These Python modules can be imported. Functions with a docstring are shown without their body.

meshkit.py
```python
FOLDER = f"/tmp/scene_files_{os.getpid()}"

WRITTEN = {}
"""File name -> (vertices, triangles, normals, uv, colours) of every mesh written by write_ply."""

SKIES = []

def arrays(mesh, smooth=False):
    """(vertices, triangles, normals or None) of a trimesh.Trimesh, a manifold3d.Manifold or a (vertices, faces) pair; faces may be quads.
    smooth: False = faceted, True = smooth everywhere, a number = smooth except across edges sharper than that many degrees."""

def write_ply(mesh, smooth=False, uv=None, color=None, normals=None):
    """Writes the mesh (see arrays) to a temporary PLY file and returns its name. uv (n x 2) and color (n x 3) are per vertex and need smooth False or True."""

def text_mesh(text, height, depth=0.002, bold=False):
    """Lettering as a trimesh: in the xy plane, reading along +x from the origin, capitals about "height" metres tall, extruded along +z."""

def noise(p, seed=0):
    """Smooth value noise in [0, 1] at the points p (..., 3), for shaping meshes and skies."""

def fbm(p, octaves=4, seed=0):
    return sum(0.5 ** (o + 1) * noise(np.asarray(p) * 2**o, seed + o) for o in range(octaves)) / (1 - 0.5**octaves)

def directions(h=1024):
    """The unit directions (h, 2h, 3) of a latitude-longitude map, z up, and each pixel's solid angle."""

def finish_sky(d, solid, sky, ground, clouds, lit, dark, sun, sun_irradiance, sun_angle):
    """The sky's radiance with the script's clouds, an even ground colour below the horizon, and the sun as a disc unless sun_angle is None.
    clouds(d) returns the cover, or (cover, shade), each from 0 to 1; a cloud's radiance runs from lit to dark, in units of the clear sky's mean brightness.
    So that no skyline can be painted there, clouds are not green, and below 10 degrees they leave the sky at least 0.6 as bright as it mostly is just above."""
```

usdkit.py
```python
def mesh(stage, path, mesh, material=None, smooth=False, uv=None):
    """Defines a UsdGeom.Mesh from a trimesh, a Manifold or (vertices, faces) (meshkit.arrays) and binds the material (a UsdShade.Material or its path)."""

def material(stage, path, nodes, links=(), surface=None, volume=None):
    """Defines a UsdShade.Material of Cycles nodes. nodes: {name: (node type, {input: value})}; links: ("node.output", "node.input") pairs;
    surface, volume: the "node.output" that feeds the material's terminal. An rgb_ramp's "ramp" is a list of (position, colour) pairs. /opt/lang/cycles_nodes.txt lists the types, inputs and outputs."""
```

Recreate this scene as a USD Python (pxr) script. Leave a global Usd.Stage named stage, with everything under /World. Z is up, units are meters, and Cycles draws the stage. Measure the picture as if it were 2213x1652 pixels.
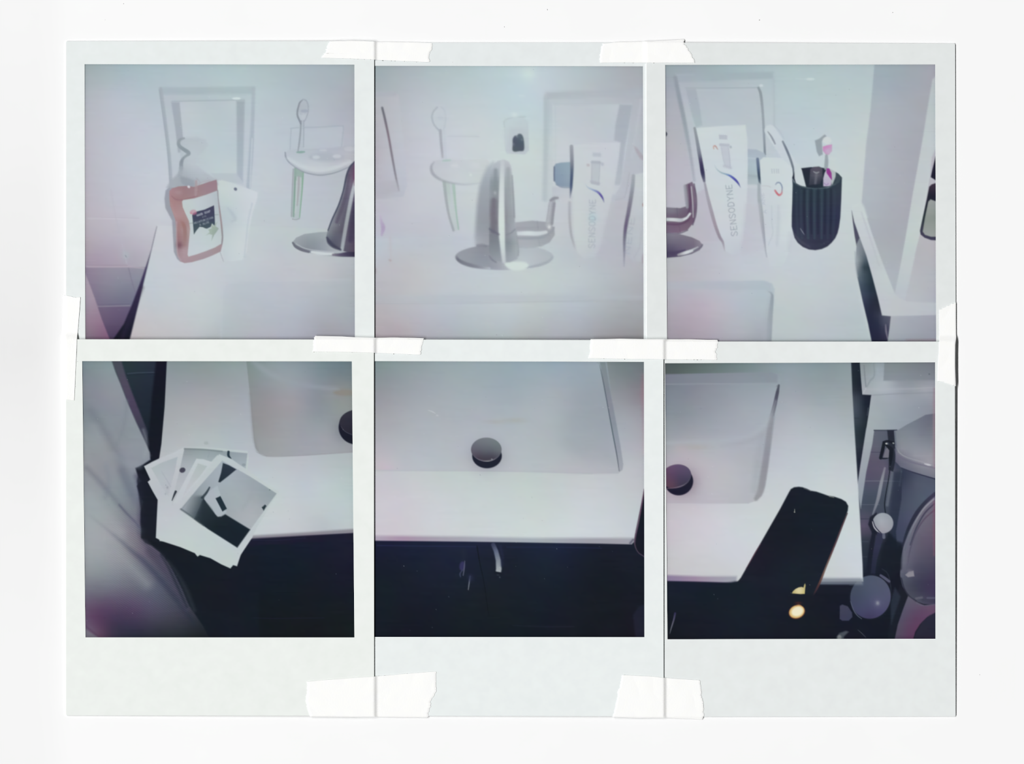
"""Six instant photographs taped together in two rows of three on a white board, seen from straight above.
The photographs are real flat prints: each card has its thickness, a window cut into it and the picture lying in the window.
The ink of a picture is the print's own colour, given by soft-edged shapes that are evaluated at the vertices of its mesh;
every thing a picture shows is a flat mesh of its own under the picture."""
import math
import numpy as np
import usdkit
from scipy import ndimage
from pxr import Gf, Sdf, Usd, UsdGeom, UsdLux, UsdShade, Vt

stage = Usd.Stage.CreateInMemory()
UsdGeom.SetStageUpAxis(stage, UsdGeom.Tokens.z)
UsdGeom.SetStageMetersPerUnit(stage, 1.0)
UsdGeom.Xform.Define(stage, "/World")
UsdGeom.Scope.Define(stage, "/World/Looks")

# ---------------------------------------------------------------- camera, light, exposure
S = 0.107 / 813.0                      # metres on the board for one pixel of the photograph (a card is 107 mm tall)
CX, CY = 1106.5, 826.0
CAM_H = 3.0
cam = UsdGeom.Camera.Define(stage, "/World/camera")
cam.AddTranslateOp().Set(Gf.Vec3d(0, 0, CAM_H))
cam.CreateHorizontalApertureAttr(36.0)
cam.CreateVerticalApertureAttr(36.0 * 1652 / 2213)
cam.CreateFocalLengthAttr(36.0 * CAM_H / (2213 * S))
cam.CreateClippingRangeAttr(Gf.Vec2f(0.1, 100))
cam.CreateExposureAttr(0.0)

# one long lamp tube to the left, as the lamp bar of a copying stand, and a faint even room light
lamp = UsdLux.RectLight.Define(stage, "/World/lamp_bar")
EL, DIST = math.radians(53), 14.0
lamp.CreateWidthAttr(0.98)
lamp.CreateHeightAttr(25.0)
lamp.CreateIntensityAttr(43.5)
lamp.CreateColorAttr(Gf.Vec3f(1.0, 1.0, 1.0))
lamp.AddTranslateOp().Set(Gf.Vec3d(-DIST * math.cos(EL), 0, DIST * math.sin(EL)))
lamp.AddRotateYOp().Set(-(90 - math.degrees(EL)))
dome = UsdLux.DomeLight.Define(stage, "/World/room_light")
dome.CreateIntensityAttr(0.013)
dome.CreateColorAttr(Gf.Vec3f(1, 1, 1))


# ---------------------------------------------------------------- helpers
def W(px, py, z=0.0):
    """Pixels of the photograph (and a height, also in pixels) to metres on the board."""
    px, py, z = np.broadcast_arrays(np.asarray(px, float), np.asarray(py, float), np.asarray(z, float))
    return np.stack([(px - CX) * S, (CY - py) * S, z * S], -1)


def lin(c):
    c = np.clip(np.asarray(c, float) / 255.0, 0, 1)
    return np.where(c <= 0.04045, c / 12.92, ((c + 0.055) / 1.055) ** 2.4)


USED = {}


def path_under(parent, name):
    key = f"{parent}/{name}"
    n = USED[key] = USED.get(key, -1) + 1
    return key if n == 0 else f"{key}_{n:03d}"


def tag(prim, label=None, cat=None, group=None, kind=None):
    for k, v in (("label", label), ("category", cat), ("group", group), ("kind", kind)):
        if v:
            prim.SetCustomDataByKey(k, v)
    return prim


def obj(parent, name, mesh, mat, smooth=False, **said):
    m = usdkit.mesh(stage, path_under(parent, name), mesh, mat, smooth=smooth)
    tag(m.GetPrim(), **said)
    return m


def thing(name, **said):
    x = UsdGeom.Xform.Define(stage, path_under("/World", name))
    tag(x.GetPrim(), **said)
    return str(x.GetPath())


def paper(name, rgb, scale=900.0, amount=0.02, rough=0.75, bump=0.0, spec=0.3):
    lo, hi = lin(rgb) * (1 - amount), np.minimum(lin(rgb) * (1 + amount), 0.985)
    nodes = {
        "tc": ("texture_coordinate", {}),
        "n": ("noise_texture", {"scale": scale, "detail": 3.0, "roughness": 0.6}),
        "r": ("rgb_ramp", {"ramp": [(0.3, tuple(lo)), (0.7, tuple(hi))]}),
        "p": ("principled_bsdf", {"roughness": rough, "specular_ior_level": spec}),
    }
    links = [("tc.object", "n.vector"), ("n.fac", "r.fac"), ("r.color", "p.base_color")]
    if bump:
        nodes["nb"] = ("noise_texture", {"scale": scale * 4, "detail": 2.0})
        nodes["b"] = ("bump", {"strength": bump, "distance": 0.00005})
        links += [("tc.object", "nb.vector"), ("nb.fac", "b.height"), ("b.normal", "p.normal")]
    return usdkit.material(stage, f"/World/Looks/{name}", nodes, links, surface="p.BSDF")


M_BOARD = paper("board_white", (250, 250, 250), 30.0, 0.006)
M_TAPE = paper("tape_paper", (255, 255, 252), 500.0, 0.006, bump=0.25)
M_BACK = paper("card_back", (40, 40, 44))
M_LINT = paper("lint_grey", (120, 120, 114), 3000.0, 0.3)
# picture ink: the colours lie in the primvar "ink" of the mesh, under a smooth plastic face
M_INK = usdkit.material(stage, "/World/Looks/print_ink", {
    "a": ("attribute", {"attribute": "ink"}),
    "p": ("principled_bsdf", {"roughness": 0.22, "specular_ior_level": 0.25}),
}, [("a.color", "p.base_color")], surface="p.BSDF")


# ---------------------------------------------------------------- ink: soft-edged shapes evaluated at points
def smooth_closed(p, n=6):
    p = np.asarray(p, float)
    a, b, c, d = np.roll(p, 1, 0), p, np.roll(p, -1, 0), np.roll(p, -2, 0)
    t = np.arange(n)[:, None, None] / n
    q = 0.5 * ((2 * b) + (-a + c) * t + (2 * a - 5 * b + 4 * c - d) * t**2 + (-a + 3 * b - 3 * c + d) * t**3)
    return q.transpose(1, 0, 2).reshape(-1, 2)


def smooth_open(p, n=6):
    p = np.asarray(p, float)
    if len(p) < 3:
        return p
    e = np.vstack([2 * p[0] - p[1], p, 2 * p[-1] - p[-2]])
    a, b, c, d = e[:-3], e[1:-2], e[2:-1], e[3:]
    k = p.shape[1]
    t = np.arange(n)[:, None, None] / n
    q = 0.5 * ((2 * b) + (-a + c) * t + (2 * a - 5 * b + 4 * c - d) * t**2 + (-a + 3 * b - 3 * c + d) * t**3)
    return np.vstack([q.transpose(1, 0, 2).reshape(-1, k), p[-1:]])


def sd_poly(x, y, p):
    d2, inside = np.full(x.shape, 1e18), np.zeros(x.shape, bool)
    for (ax, ay), (bx, by) in zip(p, np.roll(p, -1, 0)):
        ex, ey = bx - ax, by - ay
        wx, wy = x - ax, y - ay
        t = np.clip((wx * ex + wy * ey) / (ex * ex + ey * ey + 1e-12), 0, 1)
        d2 = np.minimum(d2, (wx - ex * t) ** 2 + (wy - ey * t) ** 2)
        if ay != by:
            inside ^= ((ay > y) != (by > y)) & (x < (bx - ax) * (y - ay) / (by - ay) + ax)
    d = np.sqrt(d2)
    return np.where(inside, -d, d)


def field(pts, c=45.0):
    """A smooth colour that takes the given values at the given points: (x, y, r, g, b) rows."""
    q = np.asarray(pts, float)
    xy, v = q[:, :2], q[:, 2:]
    n = len(q)
    c = 0.35 * c
    m = np.ones((n + 1, n + 1))
    m[:n, :n] = np.sqrt(((xy[:, None] - xy[None]) ** 2).sum(-1) + c * c) - np.eye(n) * 0.6 * c
    m[n, n] = 0
    w = np.linalg.solve(m, np.vstack([v, np.zeros((1, 3))]))
    mean, w = w[n], w[:n]
    lo, hi = v.min(0) - 4, v.max(0) + 4

    def f(x, y):
        out = np.zeros(x.shape + (3,)) + mean
        for (px, py), k in zip(xy, w):
            out += np.sqrt((x - px) ** 2 + (y - py) ** 2 + c * c)[..., None] * k
        return np.clip(out, lo, hi)
    f.coarse = True
    return f


def grad(p0, p1, *stops):
    (x0, y0), (x1, y1) = p0, p1
    l2 = (x1 - x0) ** 2 + (y1 - y0) ** 2
    at, cols = [s[0] for s in stops], np.array([s[1] for s in stops], float)

    def f(x, y):
        t = ((x - x0) * (x1 - x0) + (y - y0) * (y1 - y0)) / l2
        return np.stack([np.interp(t, at, cols[:, k]) for k in range(3)], -1)
    return f


N = 480                                     # cells along each side of a picture at its finest


class Ink:
    """The ink of one picture: colours at the vertices of a fine grid over the window, and to which depicted thing each cell belongs."""

    def __init__(self, corners):
        (ax, ay), (bx, by), (cx, cy), (dx, dy) = corners          # top left, top right, bottom right, bottom left
        u, v = np.meshgrid(np.linspace(0, 1, N + 1), np.linspace(0, 1, N + 1))
        self.corners = corners
        self.x = (1 - v) * ((1 - u) * ax + u * bx) + v * ((1 - u) * dx + u * cx)
        self.y = (1 - v) * ((1 - u) * ay + u * by) + v * ((1 - u) * dy + u * cy)
        self.c = np.zeros((N + 1, N + 1, 3)) + 128.0
        self.own = np.zeros((N + 1, N + 1), int)
        self.names = [None]
        self.said = {}

    def part(self, name, label):
        self.said[name] = label
        if name not in self.names:
            self.names.append(name)
        return self.names.index(name)

    def window(self, x0, y0, x1, y1):
        tx, ty = self.corners[0]
        w = (self.corners[1][0] - tx) / N
        h = (self.corners[3][1] - ty) / N
        i0, i1 = int((y0 - ty) / h) - 6, int((y1 - ty) / h) + 8
        j0, j1 = int((x0 - tx) / w) - 8, int((x1 - tx) / w) + 8
        i0, j0 = min(max(i0, 0), N), min(max(j0, 0), N)
        return slice(i0, max(i1, i0 + 1)), slice(j0, max(j1, j0 + 1))

    def lay(self, win, alpha, col, own=None, cut=0.5):
        x, y = self.x[win], self.y[win]
        if x.size == 0:
            return
        if callable(col):
            if getattr(col, "coarse", False) and min(x.shape) > 40:
                k = 12
                ii = np.unique(np.r_[np.arange(0, x.shape[0], k), x.shape[0] - 1])
                jj = np.unique(np.r_[np.arange(0, x.shape[1], k), x.shape[1] - 1])
                v = col(x[np.ix_(ii, jj)], y[np.ix_(ii, jj)])
                gi, gj = np.interp(np.arange(x.shape[0]), ii, np.arange(len(ii))), np.interp(np.arange(x.shape[1]), jj, np.arange(len(jj)))
                v = np.stack([ndimage.map_coordinates(v[..., q], np.meshgrid(gi, gj, indexing="ij"), order=1) for q in range(3)], -1)
                col = v
            else:
                col = col(x, y)
        else:
            col = np.asarray(col, float)
        a = alpha[..., None]
        self.c[win] = self.c[win] * (1 - a) + col * a
        if own is not None:
            self.own[win] = np.where(alpha > cut, self.names.index(own), self.own[win])

    @staticmethod
    def soft(sd, f, op):
        t = np.clip(0.5 - sd / max(f, 0.3), 0, 1)
        return t * t * (3 - 2 * t) * op

    def all(self, col):
        self.lay((slice(None), slice(None)), np.ones_like(self.x), col)

    def poly(self, p, col, f=3.0, op=1.0, own=None, sm=False):
        p = smooth_closed(p) if sm else np.asarray(p, float)
        win = self.window(p[:, 0].min() - f, p[:, 1].min() - f, p[:, 0].max() + f, p[:, 1].max() + f)
        if self.x[win].size:
            self.lay(win, self.soft(sd_poly(self.x[win], self.y[win], p), f, op), col, own, 0.5 * op)

    def line(self, p, w, col, f=2.0, op=1.0, own=None, sm=True):
        """A stroke; w: one width or one for each point; col: one colour or a list with one for each point."""
        p = np.asarray(p, float)
        w = np.broadcast_to(np.asarray(w, float), (len(p),))
        many = isinstance(col, list)
        cols = np.asarray(col if many else [col] * len(p), float)
        q = np.hstack([p, w[:, None], cols])
        q = smooth_open(q) if sm else q
        m = q[:, 2].max() / 2 + f
        win = self.window(q[:, 0].min() - m, q[:, 1].min() - m, q[:, 0].max() + m, q[:, 1].max() + m)
        x, y = self.x[win], self.y[win]
        if x.size == 0:
            return
        best, cc = np.full(x.shape, 1e9), np.zeros(x.shape + (3,))
        for a, b in zip(q[:-1], q[1:]):
            ex, ey = b[0] - a[0], b[1] - a[1]
            t = np.clip(((x - a[0]) * ex + (y - a[1]) * ey) / (ex * ex + ey * ey + 1e-12), 0, 1)
            d = np.hypot(x - a[0] - ex * t, y - a[1] - ey * t) - (a[2] + (b[2] - a[2]) * t) / 2
            on = d < best
            best = np.where(on, d, best)
            if many:
                cc = np.where(on[..., None], a[3:] + (b[3:] - a[3:]) * t[..., None], cc)
        self.lay(win, self.soft(best, f, op), cc if many else cols[0], own, 0.5 * op)

    def ell(self, cx, cy, rx, ry, col, f=3.0, op=1.0, rot=0.0, own=None):
        r = max(rx, ry) + f
        win = self.window(cx - r, cy - r, cx + r, cy + r)
        x, y = self.x[win] - cx, self.y[win] - cy
        if x.size == 0:
            return
        c, s = math.cos(math.radians(rot)), math.sin(math.radians(rot))
        u, v = x * c + y * s, -x * s + y * c
        k = np.hypot(u / rx, v / ry)
        g = np.hypot(u / rx**2, v / ry**2)
        sd = np.where(k > 1e-6, k * (k - 1) / np.maximum(g, 1e-9), -min(rx, ry))
        self.lay(win, self.soft(sd, f, op), col, own, 0.5 * op)

    def glow(self, cx, cy, rx, ry, col, op=1.0, rot=0.0):
        r = max(rx, ry) * 2.6
        win = self.window(cx - r, cy - r, cx + r, cy + r)
        x, y = self.x[win] - cx, self.y[win] - cy
        if x.size == 0:
            return
        c, s = math.cos(math.radians(rot)), math.sin(math.radians(rot))
        u, v = (x * c + y * s) / rx, (-x * s + y * c) / ry
        self.lay(win, np.exp(-(u * u + v * v)) * op, col)

    def text(self, words, x0, y0, x1, y1, h, col, w=1.0, f=1.4, op=1.0, own=None):
        """Letters along the line from (x0, y0) to (x1, y1), their tops to its left."""
        l = math.hypot(x1 - x0, y1 - y0)
        ux, uy = (x1 - x0) / l, (y1 - y0) / l
        vx, vy = uy, -ux
        adv = l / len(words)
        for k, ch in enumerate(words):
            for st in STROKES.get(ch, []):
                pts = [(x0 + ux * adv * (k + 0.12 + 0.76 * a) + vx * h * b, y0 + uy * adv * (k + 0.12 + 0.76 * a) + vy * h * b) for a, b in st]
                self.line(pts, w, col, f, op, own, sm=len(pts) > 4)

    def finish(self, seed, blur):
        """Uneven development, and the darker rim of an instant print."""
        rs = np.random.RandomState(seed)
        self.c = ndimage.gaussian_filter(self.c, (blur, blur, 0), mode="nearest") * 1.010
        grey = self.c @ np.array([0.3, 0.59, 0.11])
        tint = self.c.max(-1) - self.c.min(-1)
        self.c = grey[..., None] + (self.c - grey[..., None]) * (1 - 0.2 * np.clip((grey - 90) / 40, 0, 1) * np.clip((60 - tint) / 30, 0, 1))[..., None]
        lack = np.clip((self.c[..., 0] + self.c[..., 2]) / 2 - self.c[..., 1], 0, 9) * np.clip((grey - 100) / 50, 0, 1)
        self.c += lack[..., None] * np.array([0.05, 0.42, 0.05]) + 1.2 * np.clip((grey - 100) / 60, 0, 1)[..., None]
        for sig, amp in ((34, 0.8), (9, 0.5), (2.2, 0.35)):
            n = ndimage.gaussian_filter(rs.randn(N + 1, N + 1, 3), (sig, sig, 0))
            self.c += n / n.std() * amp
        n = ndimage.gaussian_filter(rs.randn(N + 1, N + 1), (0.8, 12))
        self.c += (n / n.std() * 0.5)[..., None]
        i = np.arange(N + 1) * 1.22
        for d, k, e in ((i[:, None] + 0 * i, 0.08, 3.0), (i[::-1][:, None] + 0 * i, 0.17, 4.0), (i[None] + 0 * i[:, None], 0.10, 3.0), (i[::-1][None] + 0 * i[:, None], 0.07, 3.0)):
            self.c *= (1 - k * np.exp(-d / e))[..., None]
        for _ in range(34):                        # specks of dust and pinholes in the print
            q, px, py = rs.rand(), self.x[0, 0] + rs.rand() * 580, self.y[0, 0] + rs.rand() * 588
            self.ell(px, py, 0.5 + 0.5 * rs.rand(), 0.5 + 0.9 * rs.rand(), (214, 220, 224) if q > 0.5 else (112, 120, 132), 1.0, 0.15 + 0.25 * rs.rand(), rs.rand() * 180)
        self.c = np.clip(self.c, 3, 252)

    def build(self, parent, plane, lift):
        """The picture as flat meshes: large cells where the ink is even, fine ones where it changes; one mesh for each depicted thing."""
        cell = self.own[:-1, :-1]
        names, said = self.names, self.said
        todo = np.ones((N, N), bool)
        quads = {k: [] for k in range(len(names))}
        for s in (16, 8, 4, 2, 1):
            m = N // s
            k = cell.reshape(m, s, m, s)
            same = (k == k[:, :1, :, :1]).all((1, 3))
            free = todo.reshape(m, s, m, s).all((1, 3))
            if s > 1:
                g = np.arange(N + 1) / s
                near = np.stack([ndimage.map_coordinates(self.c[::s, ::s, q], np.meshgrid(g, g, indexing="ij"), order=1) for q in range(3)], -1)
                err = np.abs(near - self.c).max(-1)
                e = np.maximum.reduce([err[:-1, :-1], err[1:, :-1], err[:-1, 1:], err[1:, 1:]]).reshape(m, s, m, s).max((1, 3))
                ok = same & free & (e < 1.6)
            else:
                ok = free
            bi, bj = np.nonzero(ok)
            for o in np.unique(cell[bi * s, bj * s]):
                w = cell[bi * s, bj * s] == o
                i, j = bi[w] * s, bj[w] * s
                quads[o].append(np.stack([i * (N + 1) + j, (i + s) * (N + 1) + j, (i + s) * (N + 1) + j + s, i * (N + 1) + j + s], -1))
            todo &= ~np.repeat(np.repeat(ok, s, 0), s, 1)
        z = plane(self.x, self.y) + lift
        v = W(self.x, self.y, z).reshape(-1, 3)
        ink = lin(self.c).reshape(-1, 3)
        root = None
        for o, name in enumerate(names):
            if not quads[o]:
                continue
            q = np.vstack(quads[o])
            ids, at = np.unique(q, return_inverse=True)
            at = at.reshape(q.shape)
            where = path_under(parent, "picture") if o == 0 else path_under(root, name)
            if o == 0:
                root = where
            m = usdkit.mesh(stage, where, (v[ids], at), M_INK)
            UsdGeom.PrimvarsAPI(m).CreatePrimvar("ink", Sdf.ValueTypeNames.Color3fArray, "vertex").Set(Vt.Vec3fArray.FromNumpy(ink[ids].astype(np.float32)))
            tag(m.GetPrim(), label=said.get(name) if o else None)


def arc(cx, cy, rx, ry, a0, a1, n=7):
    return [(cx + rx * math.cos(math.radians(a)), cy + ry * math.sin(math.radians(a))) for a in np.linspace(a0, a1, n)]


O_ = [(0.5 + 0.5 * math.cos(t), 0.5 + 0.5 * math.sin(t)) for t in np.linspace(0, 2 * math.pi, 13)]
STROKES = {
    "S": [[(0.95, 0.85), (0.6, 1.0), (0.2, 0.95), (0.08, 0.72), (0.5, 0.5), (0.92, 0.28), (0.8, 0.05), (0.4, 0.0), (0.05, 0.15)]],
    "E": [[(0.9, 1), (0.1, 1), (0.1, 0), (0.9, 0)], [(0.1, 0.5), (0.75, 0.5)]],
    "N": [[(0.08, 0), (0.08, 1), (0.92, 0), (0.92, 1)]],
    "O": [O_], "D": [[(0.1, 0), (0.1, 1), (0.5, 1)], [(0.5, 1), (0.8, 0.88), (0.95, 0.5), (0.8, 0.12), (0.5, 0)], [(0.5, 0), (0.1, 0)]],
    "Y": [[(0.02, 1), (0.5, 0.5), (0.98, 1)], [(0.5, 0.5), (0.5, 0)]],
    "H": [[(0.1, 0), (0.1, 1)], [(0.9, 0), (0.9, 1)], [(0.1, 0.5), (0.9, 0.5)]],
    "A": [[(0.02, 0), (0.5, 1), (0.98, 0)], [(0.22, 0.35), (0.78, 0.35)]],
    "P": [[(0.1, 0), (0.1, 1), (0.75, 1), (0.9, 0.76), (0.75, 0.5), (0.1, 0.5)]],
    "M": [[(0.05, 0), (0.05, 1), (0.5, 0.3), (0.95, 1)], [(0.95, 1), (0.95, 0)]],
    "I": [[(0.5, 0), (0.5, 1)]], "T": [[(0, 1), (1, 1)], [(0.5, 1), (0.5, 0)]],
    "U": [[(0.08, 1), (0.08, 0.3), (0.5, 0.0), (0.92, 0.3), (0.92, 1)]],
    "R": [[(0.1, 0), (0.1, 1), (0.75, 1), (0.88, 0.76)], [(0.88, 0.76), (0.7, 0.5), (0.1, 0.5)], [(0.5, 0.5), (0.92, 0)]],
    "G": [[(0.95, 0.82), (0.5, 1), (0.1, 0.7), (0.1, 0.3), (0.5, 0), (0.92, 0.2), (0.92, 0.48), (0.6, 0.48)]],
    "L": [[(0.1, 1), (0.1, 0), (0.85, 0)]], "W": [[(0, 1), (0.28, 0), (0.5, 0.7)], [(0.5, 0.7), (0.72, 0), (1, 1)]],
    "&": [[(0.95, 0), (0.25, 0.75), (0.45, 1), (0.65, 0.78), (0.1, 0.3), (0.35, 0), (0.9, 0.45)]],
}

# ---------------------------------------------------------------- the board
def board_height(x, y):
    """The sheet of board lies flat under the photographs and curls up a little along its left edge, most at mid height."""
    s = np.interp(y, [-400, 60, 300, 560, 760, 880, 1100, 1400, 2052], [0.05, 0.05, 0.08, 0.13, 0.17, 0.13, 0.09, 0.055, 0.05])
    t = np.clip((165 - x) / 90.0, 0, 1)
    run = 90.0 * (t**3 - t**4 / 2) + np.clip(75 - x, 0, 150)      # the slope eases in over 90 pixels, then stays, then the curl ends
    return s * run


bx = np.r_[-400, -300, -200, -120, np.arange(-80, 171, 10), 300, 700, 1200, 1700, 2200, 2613]
by = np.linspace(-400, 2052, 100)
gx, gy = np.meshgrid(bx, by)
nx_, ny_ = len(bx), len(by)
ids = np.arange(nx_ * ny_).reshape(ny_, nx_)
q = np.stack([ids[:-1, :-1], ids[1:, :-1], ids[1:, 1:], ids[:-1, 1:]], -1).reshape(-1, 4)
rim = np.r_[ids[0, :-1], ids[:-1, -1], ids[-1, :0:-1], ids[:0:-1, 0]]
m_ = nx_ * ny_
side = np.stack([rim, np.roll(rim, -1), np.roll(rim, -1) + m_, rim + m_], -1)
hb = board_height(gx, gy)
board = usdkit.mesh(stage, path_under("/World", "tabletop"), (np.vstack([W(gx, gy, hb).reshape(-1, 3), W(gx, gy, hb - 12).reshape(-1, 3)]), np.vstack([q, q[:, ::-1] + m_, side])), M_BOARD, smooth=40)
tag(board.GetPrim(), label="plain white board under the six taped photographs, left edge curling up", cat="board", kind="structure")

# ---------------------------------------------------------------- the six cards: how they lie on and over each other
T = 2.4                                     # a card's thickness, in pixels
EPS = 0.18


def ramp_y(y):
    return 2.0 * T * (1548 - y) / 645.0


PLANES = {                                  # height of a card's underside: each leans on the cards below it
    "um": lambda x, y: 0 * x + 0.02,
    "ul": lambda x, y: (T + EPS) * (x - 143) / 623.0 + 0.02,
    "ur": lambda x, y: (T + EPS) * (2066 - x) / 627.0 + 0.02,
    "lr": lambda x, y: ramp_y(y) + 0.5 + 0 * x,
    "lm": lambda x, y: (T + EPS) * (x - 768) / 625.0 + ramp_y(y) + 0.6,
    "ll": lambda x, y: (T + 3 * EPS) * (x - 143) / 625.0 + ramp_y(y) + 0.7,
}
CARDS = {                                   # outline corners (top left, clockwise) and window corners
    "um": ([(768, 92), (1437, 92), (1437, 900), (768, 900)], [(806, 142.5), (1389.5, 143.5), (1391, 735), (806, 733)]),
    "ul": ([(142.5, 89), (809, 89), (809.5, 898), (142.5, 898)], [(183, 139), (766, 140), (767, 735), (184.5, 735)]),
    "ur": ([(1396.5, 92), (2064.5, 94), (2066, 905), (1397.5, 905)], [(1437.5, 140.5), (2021, 139.5), (2023, 739), (1441.5, 738)]),
    "lr": ([(1394, 738.5), (2063.5, 738.5), (2065.5, 1549), (1394, 1550)], [(1437, 785.5), (2020.5, 783.5), (2021.5, 1381), (1442.5, 1382)]),
    "lm": ([(768, 734), (1434, 736), (1434.5, 1549), (768, 1548)], [(806, 781), (1391.5, 782.5), (1392.5, 1377.5), (808, 1377)]),
    "ll": ([(142.5, 733.5), (808.5, 734), (809, 1548), (142.5, 1547)], [(178, 781), (760.5, 781.5), (766, 1378), (185, 1378)]),
}
TONE = {"um": (230, 235, 235), "ul": (232, 237, 236), "ur": (228, 232, 231), "lr": (232, 236, 235), "lm": (235, 240, 239), "ll": (237, 241, 237)}
CHAMFER, RECESS = 0.6, 0.8


def ring(corners, inset, radius):
    """Corner points moved inwards, each corner rounded with four points."""
    p = np.asarray(corners, float)
    mid = p.mean(0)
    out = []
    for k in range(4):
        a, b, c = p[k - 1], p[k], p[(k + 1) % 4]
        u, v = (a - b) / np.linalg.norm(a - b), (c - b) / np.linalg.norm(c - b)
        b = b + (u + v) * inset
        o = b + (u + v) * radius
        for t in np.linspace(0, math.pi / 2, 4):
            out.append(o - v * radius * math.cos(t) - u * radius * math.sin(t))
    return np.array(out)


def card_mesh(key):
    outline, window = CARDS[key]
    z0 = PLANES[key]
    loops = [(outline, 0, 2.5, 0.0), (outline, 0, 2.5, T - CHAMFER), (outline, CHAMFER * 0.35, 2.4, T - CHAMFER * 0.35), (outline, CHAMFER, 2.3, T), (window, 0, 0.05, T), (window, 0, 0.05, T - RECESS - 0.3)]
    v = []
    for c, inset, r, h in loops:
        q = ring(c, inset, r)
        v.append(W(q[:, 0], q[:, 1], z0(q[:, 0], q[:, 1]) + h))
    n = 16
    f = []
    for k in range(len(loops) - 1):
        for i in range(n):
            j = (i + 1) % n
            f.append([k * n + i, (k + 1) * n + i, (k + 1) * n + j, k * n + j])
    last = (len(loops) - 1) * n
    tri = [[q[0], q[1], q[2]] for q in f] + [[q[0], q[2], q[3]] for q in f]
    tri += [[0, i, i + 1] for i in range(1, n - 1)]
    tri += [[last, last + i + 1, last + i] for i in range(1, n - 1)]
    return np.vstack(v), np.array(tri)


def card_top(x, y):
    """Height of the topmost card under each point, 0 on the bare board."""
    h = np.zeros(np.broadcast(x, y).shape)
    for key, (c, _) in CARDS.items():
        on = sd_poly(x, y, np.asarray(c, float)) < 0
        h = np.where(on, np.maximum(h, PLANES[key](x, y) + T), h)
    return h


def photo(key, label, ink, seed, blur=0.5):
    at = thing("instant_photo", label=label, cat="photograph")
    m = paper(f"card_stock_{key}", TONE[key], 260.0, 0.02, 0.6, spec=0.25)
    obj(at, "card", card_mesh(key), m, label="white paper border of the instant photograph")
    ink.finish(seed, blur)
    ink.build(at, PLANES[key], T - RECESS)
    return at


def ink_of(key):
    return Ink(CARDS[key][1])


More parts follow.
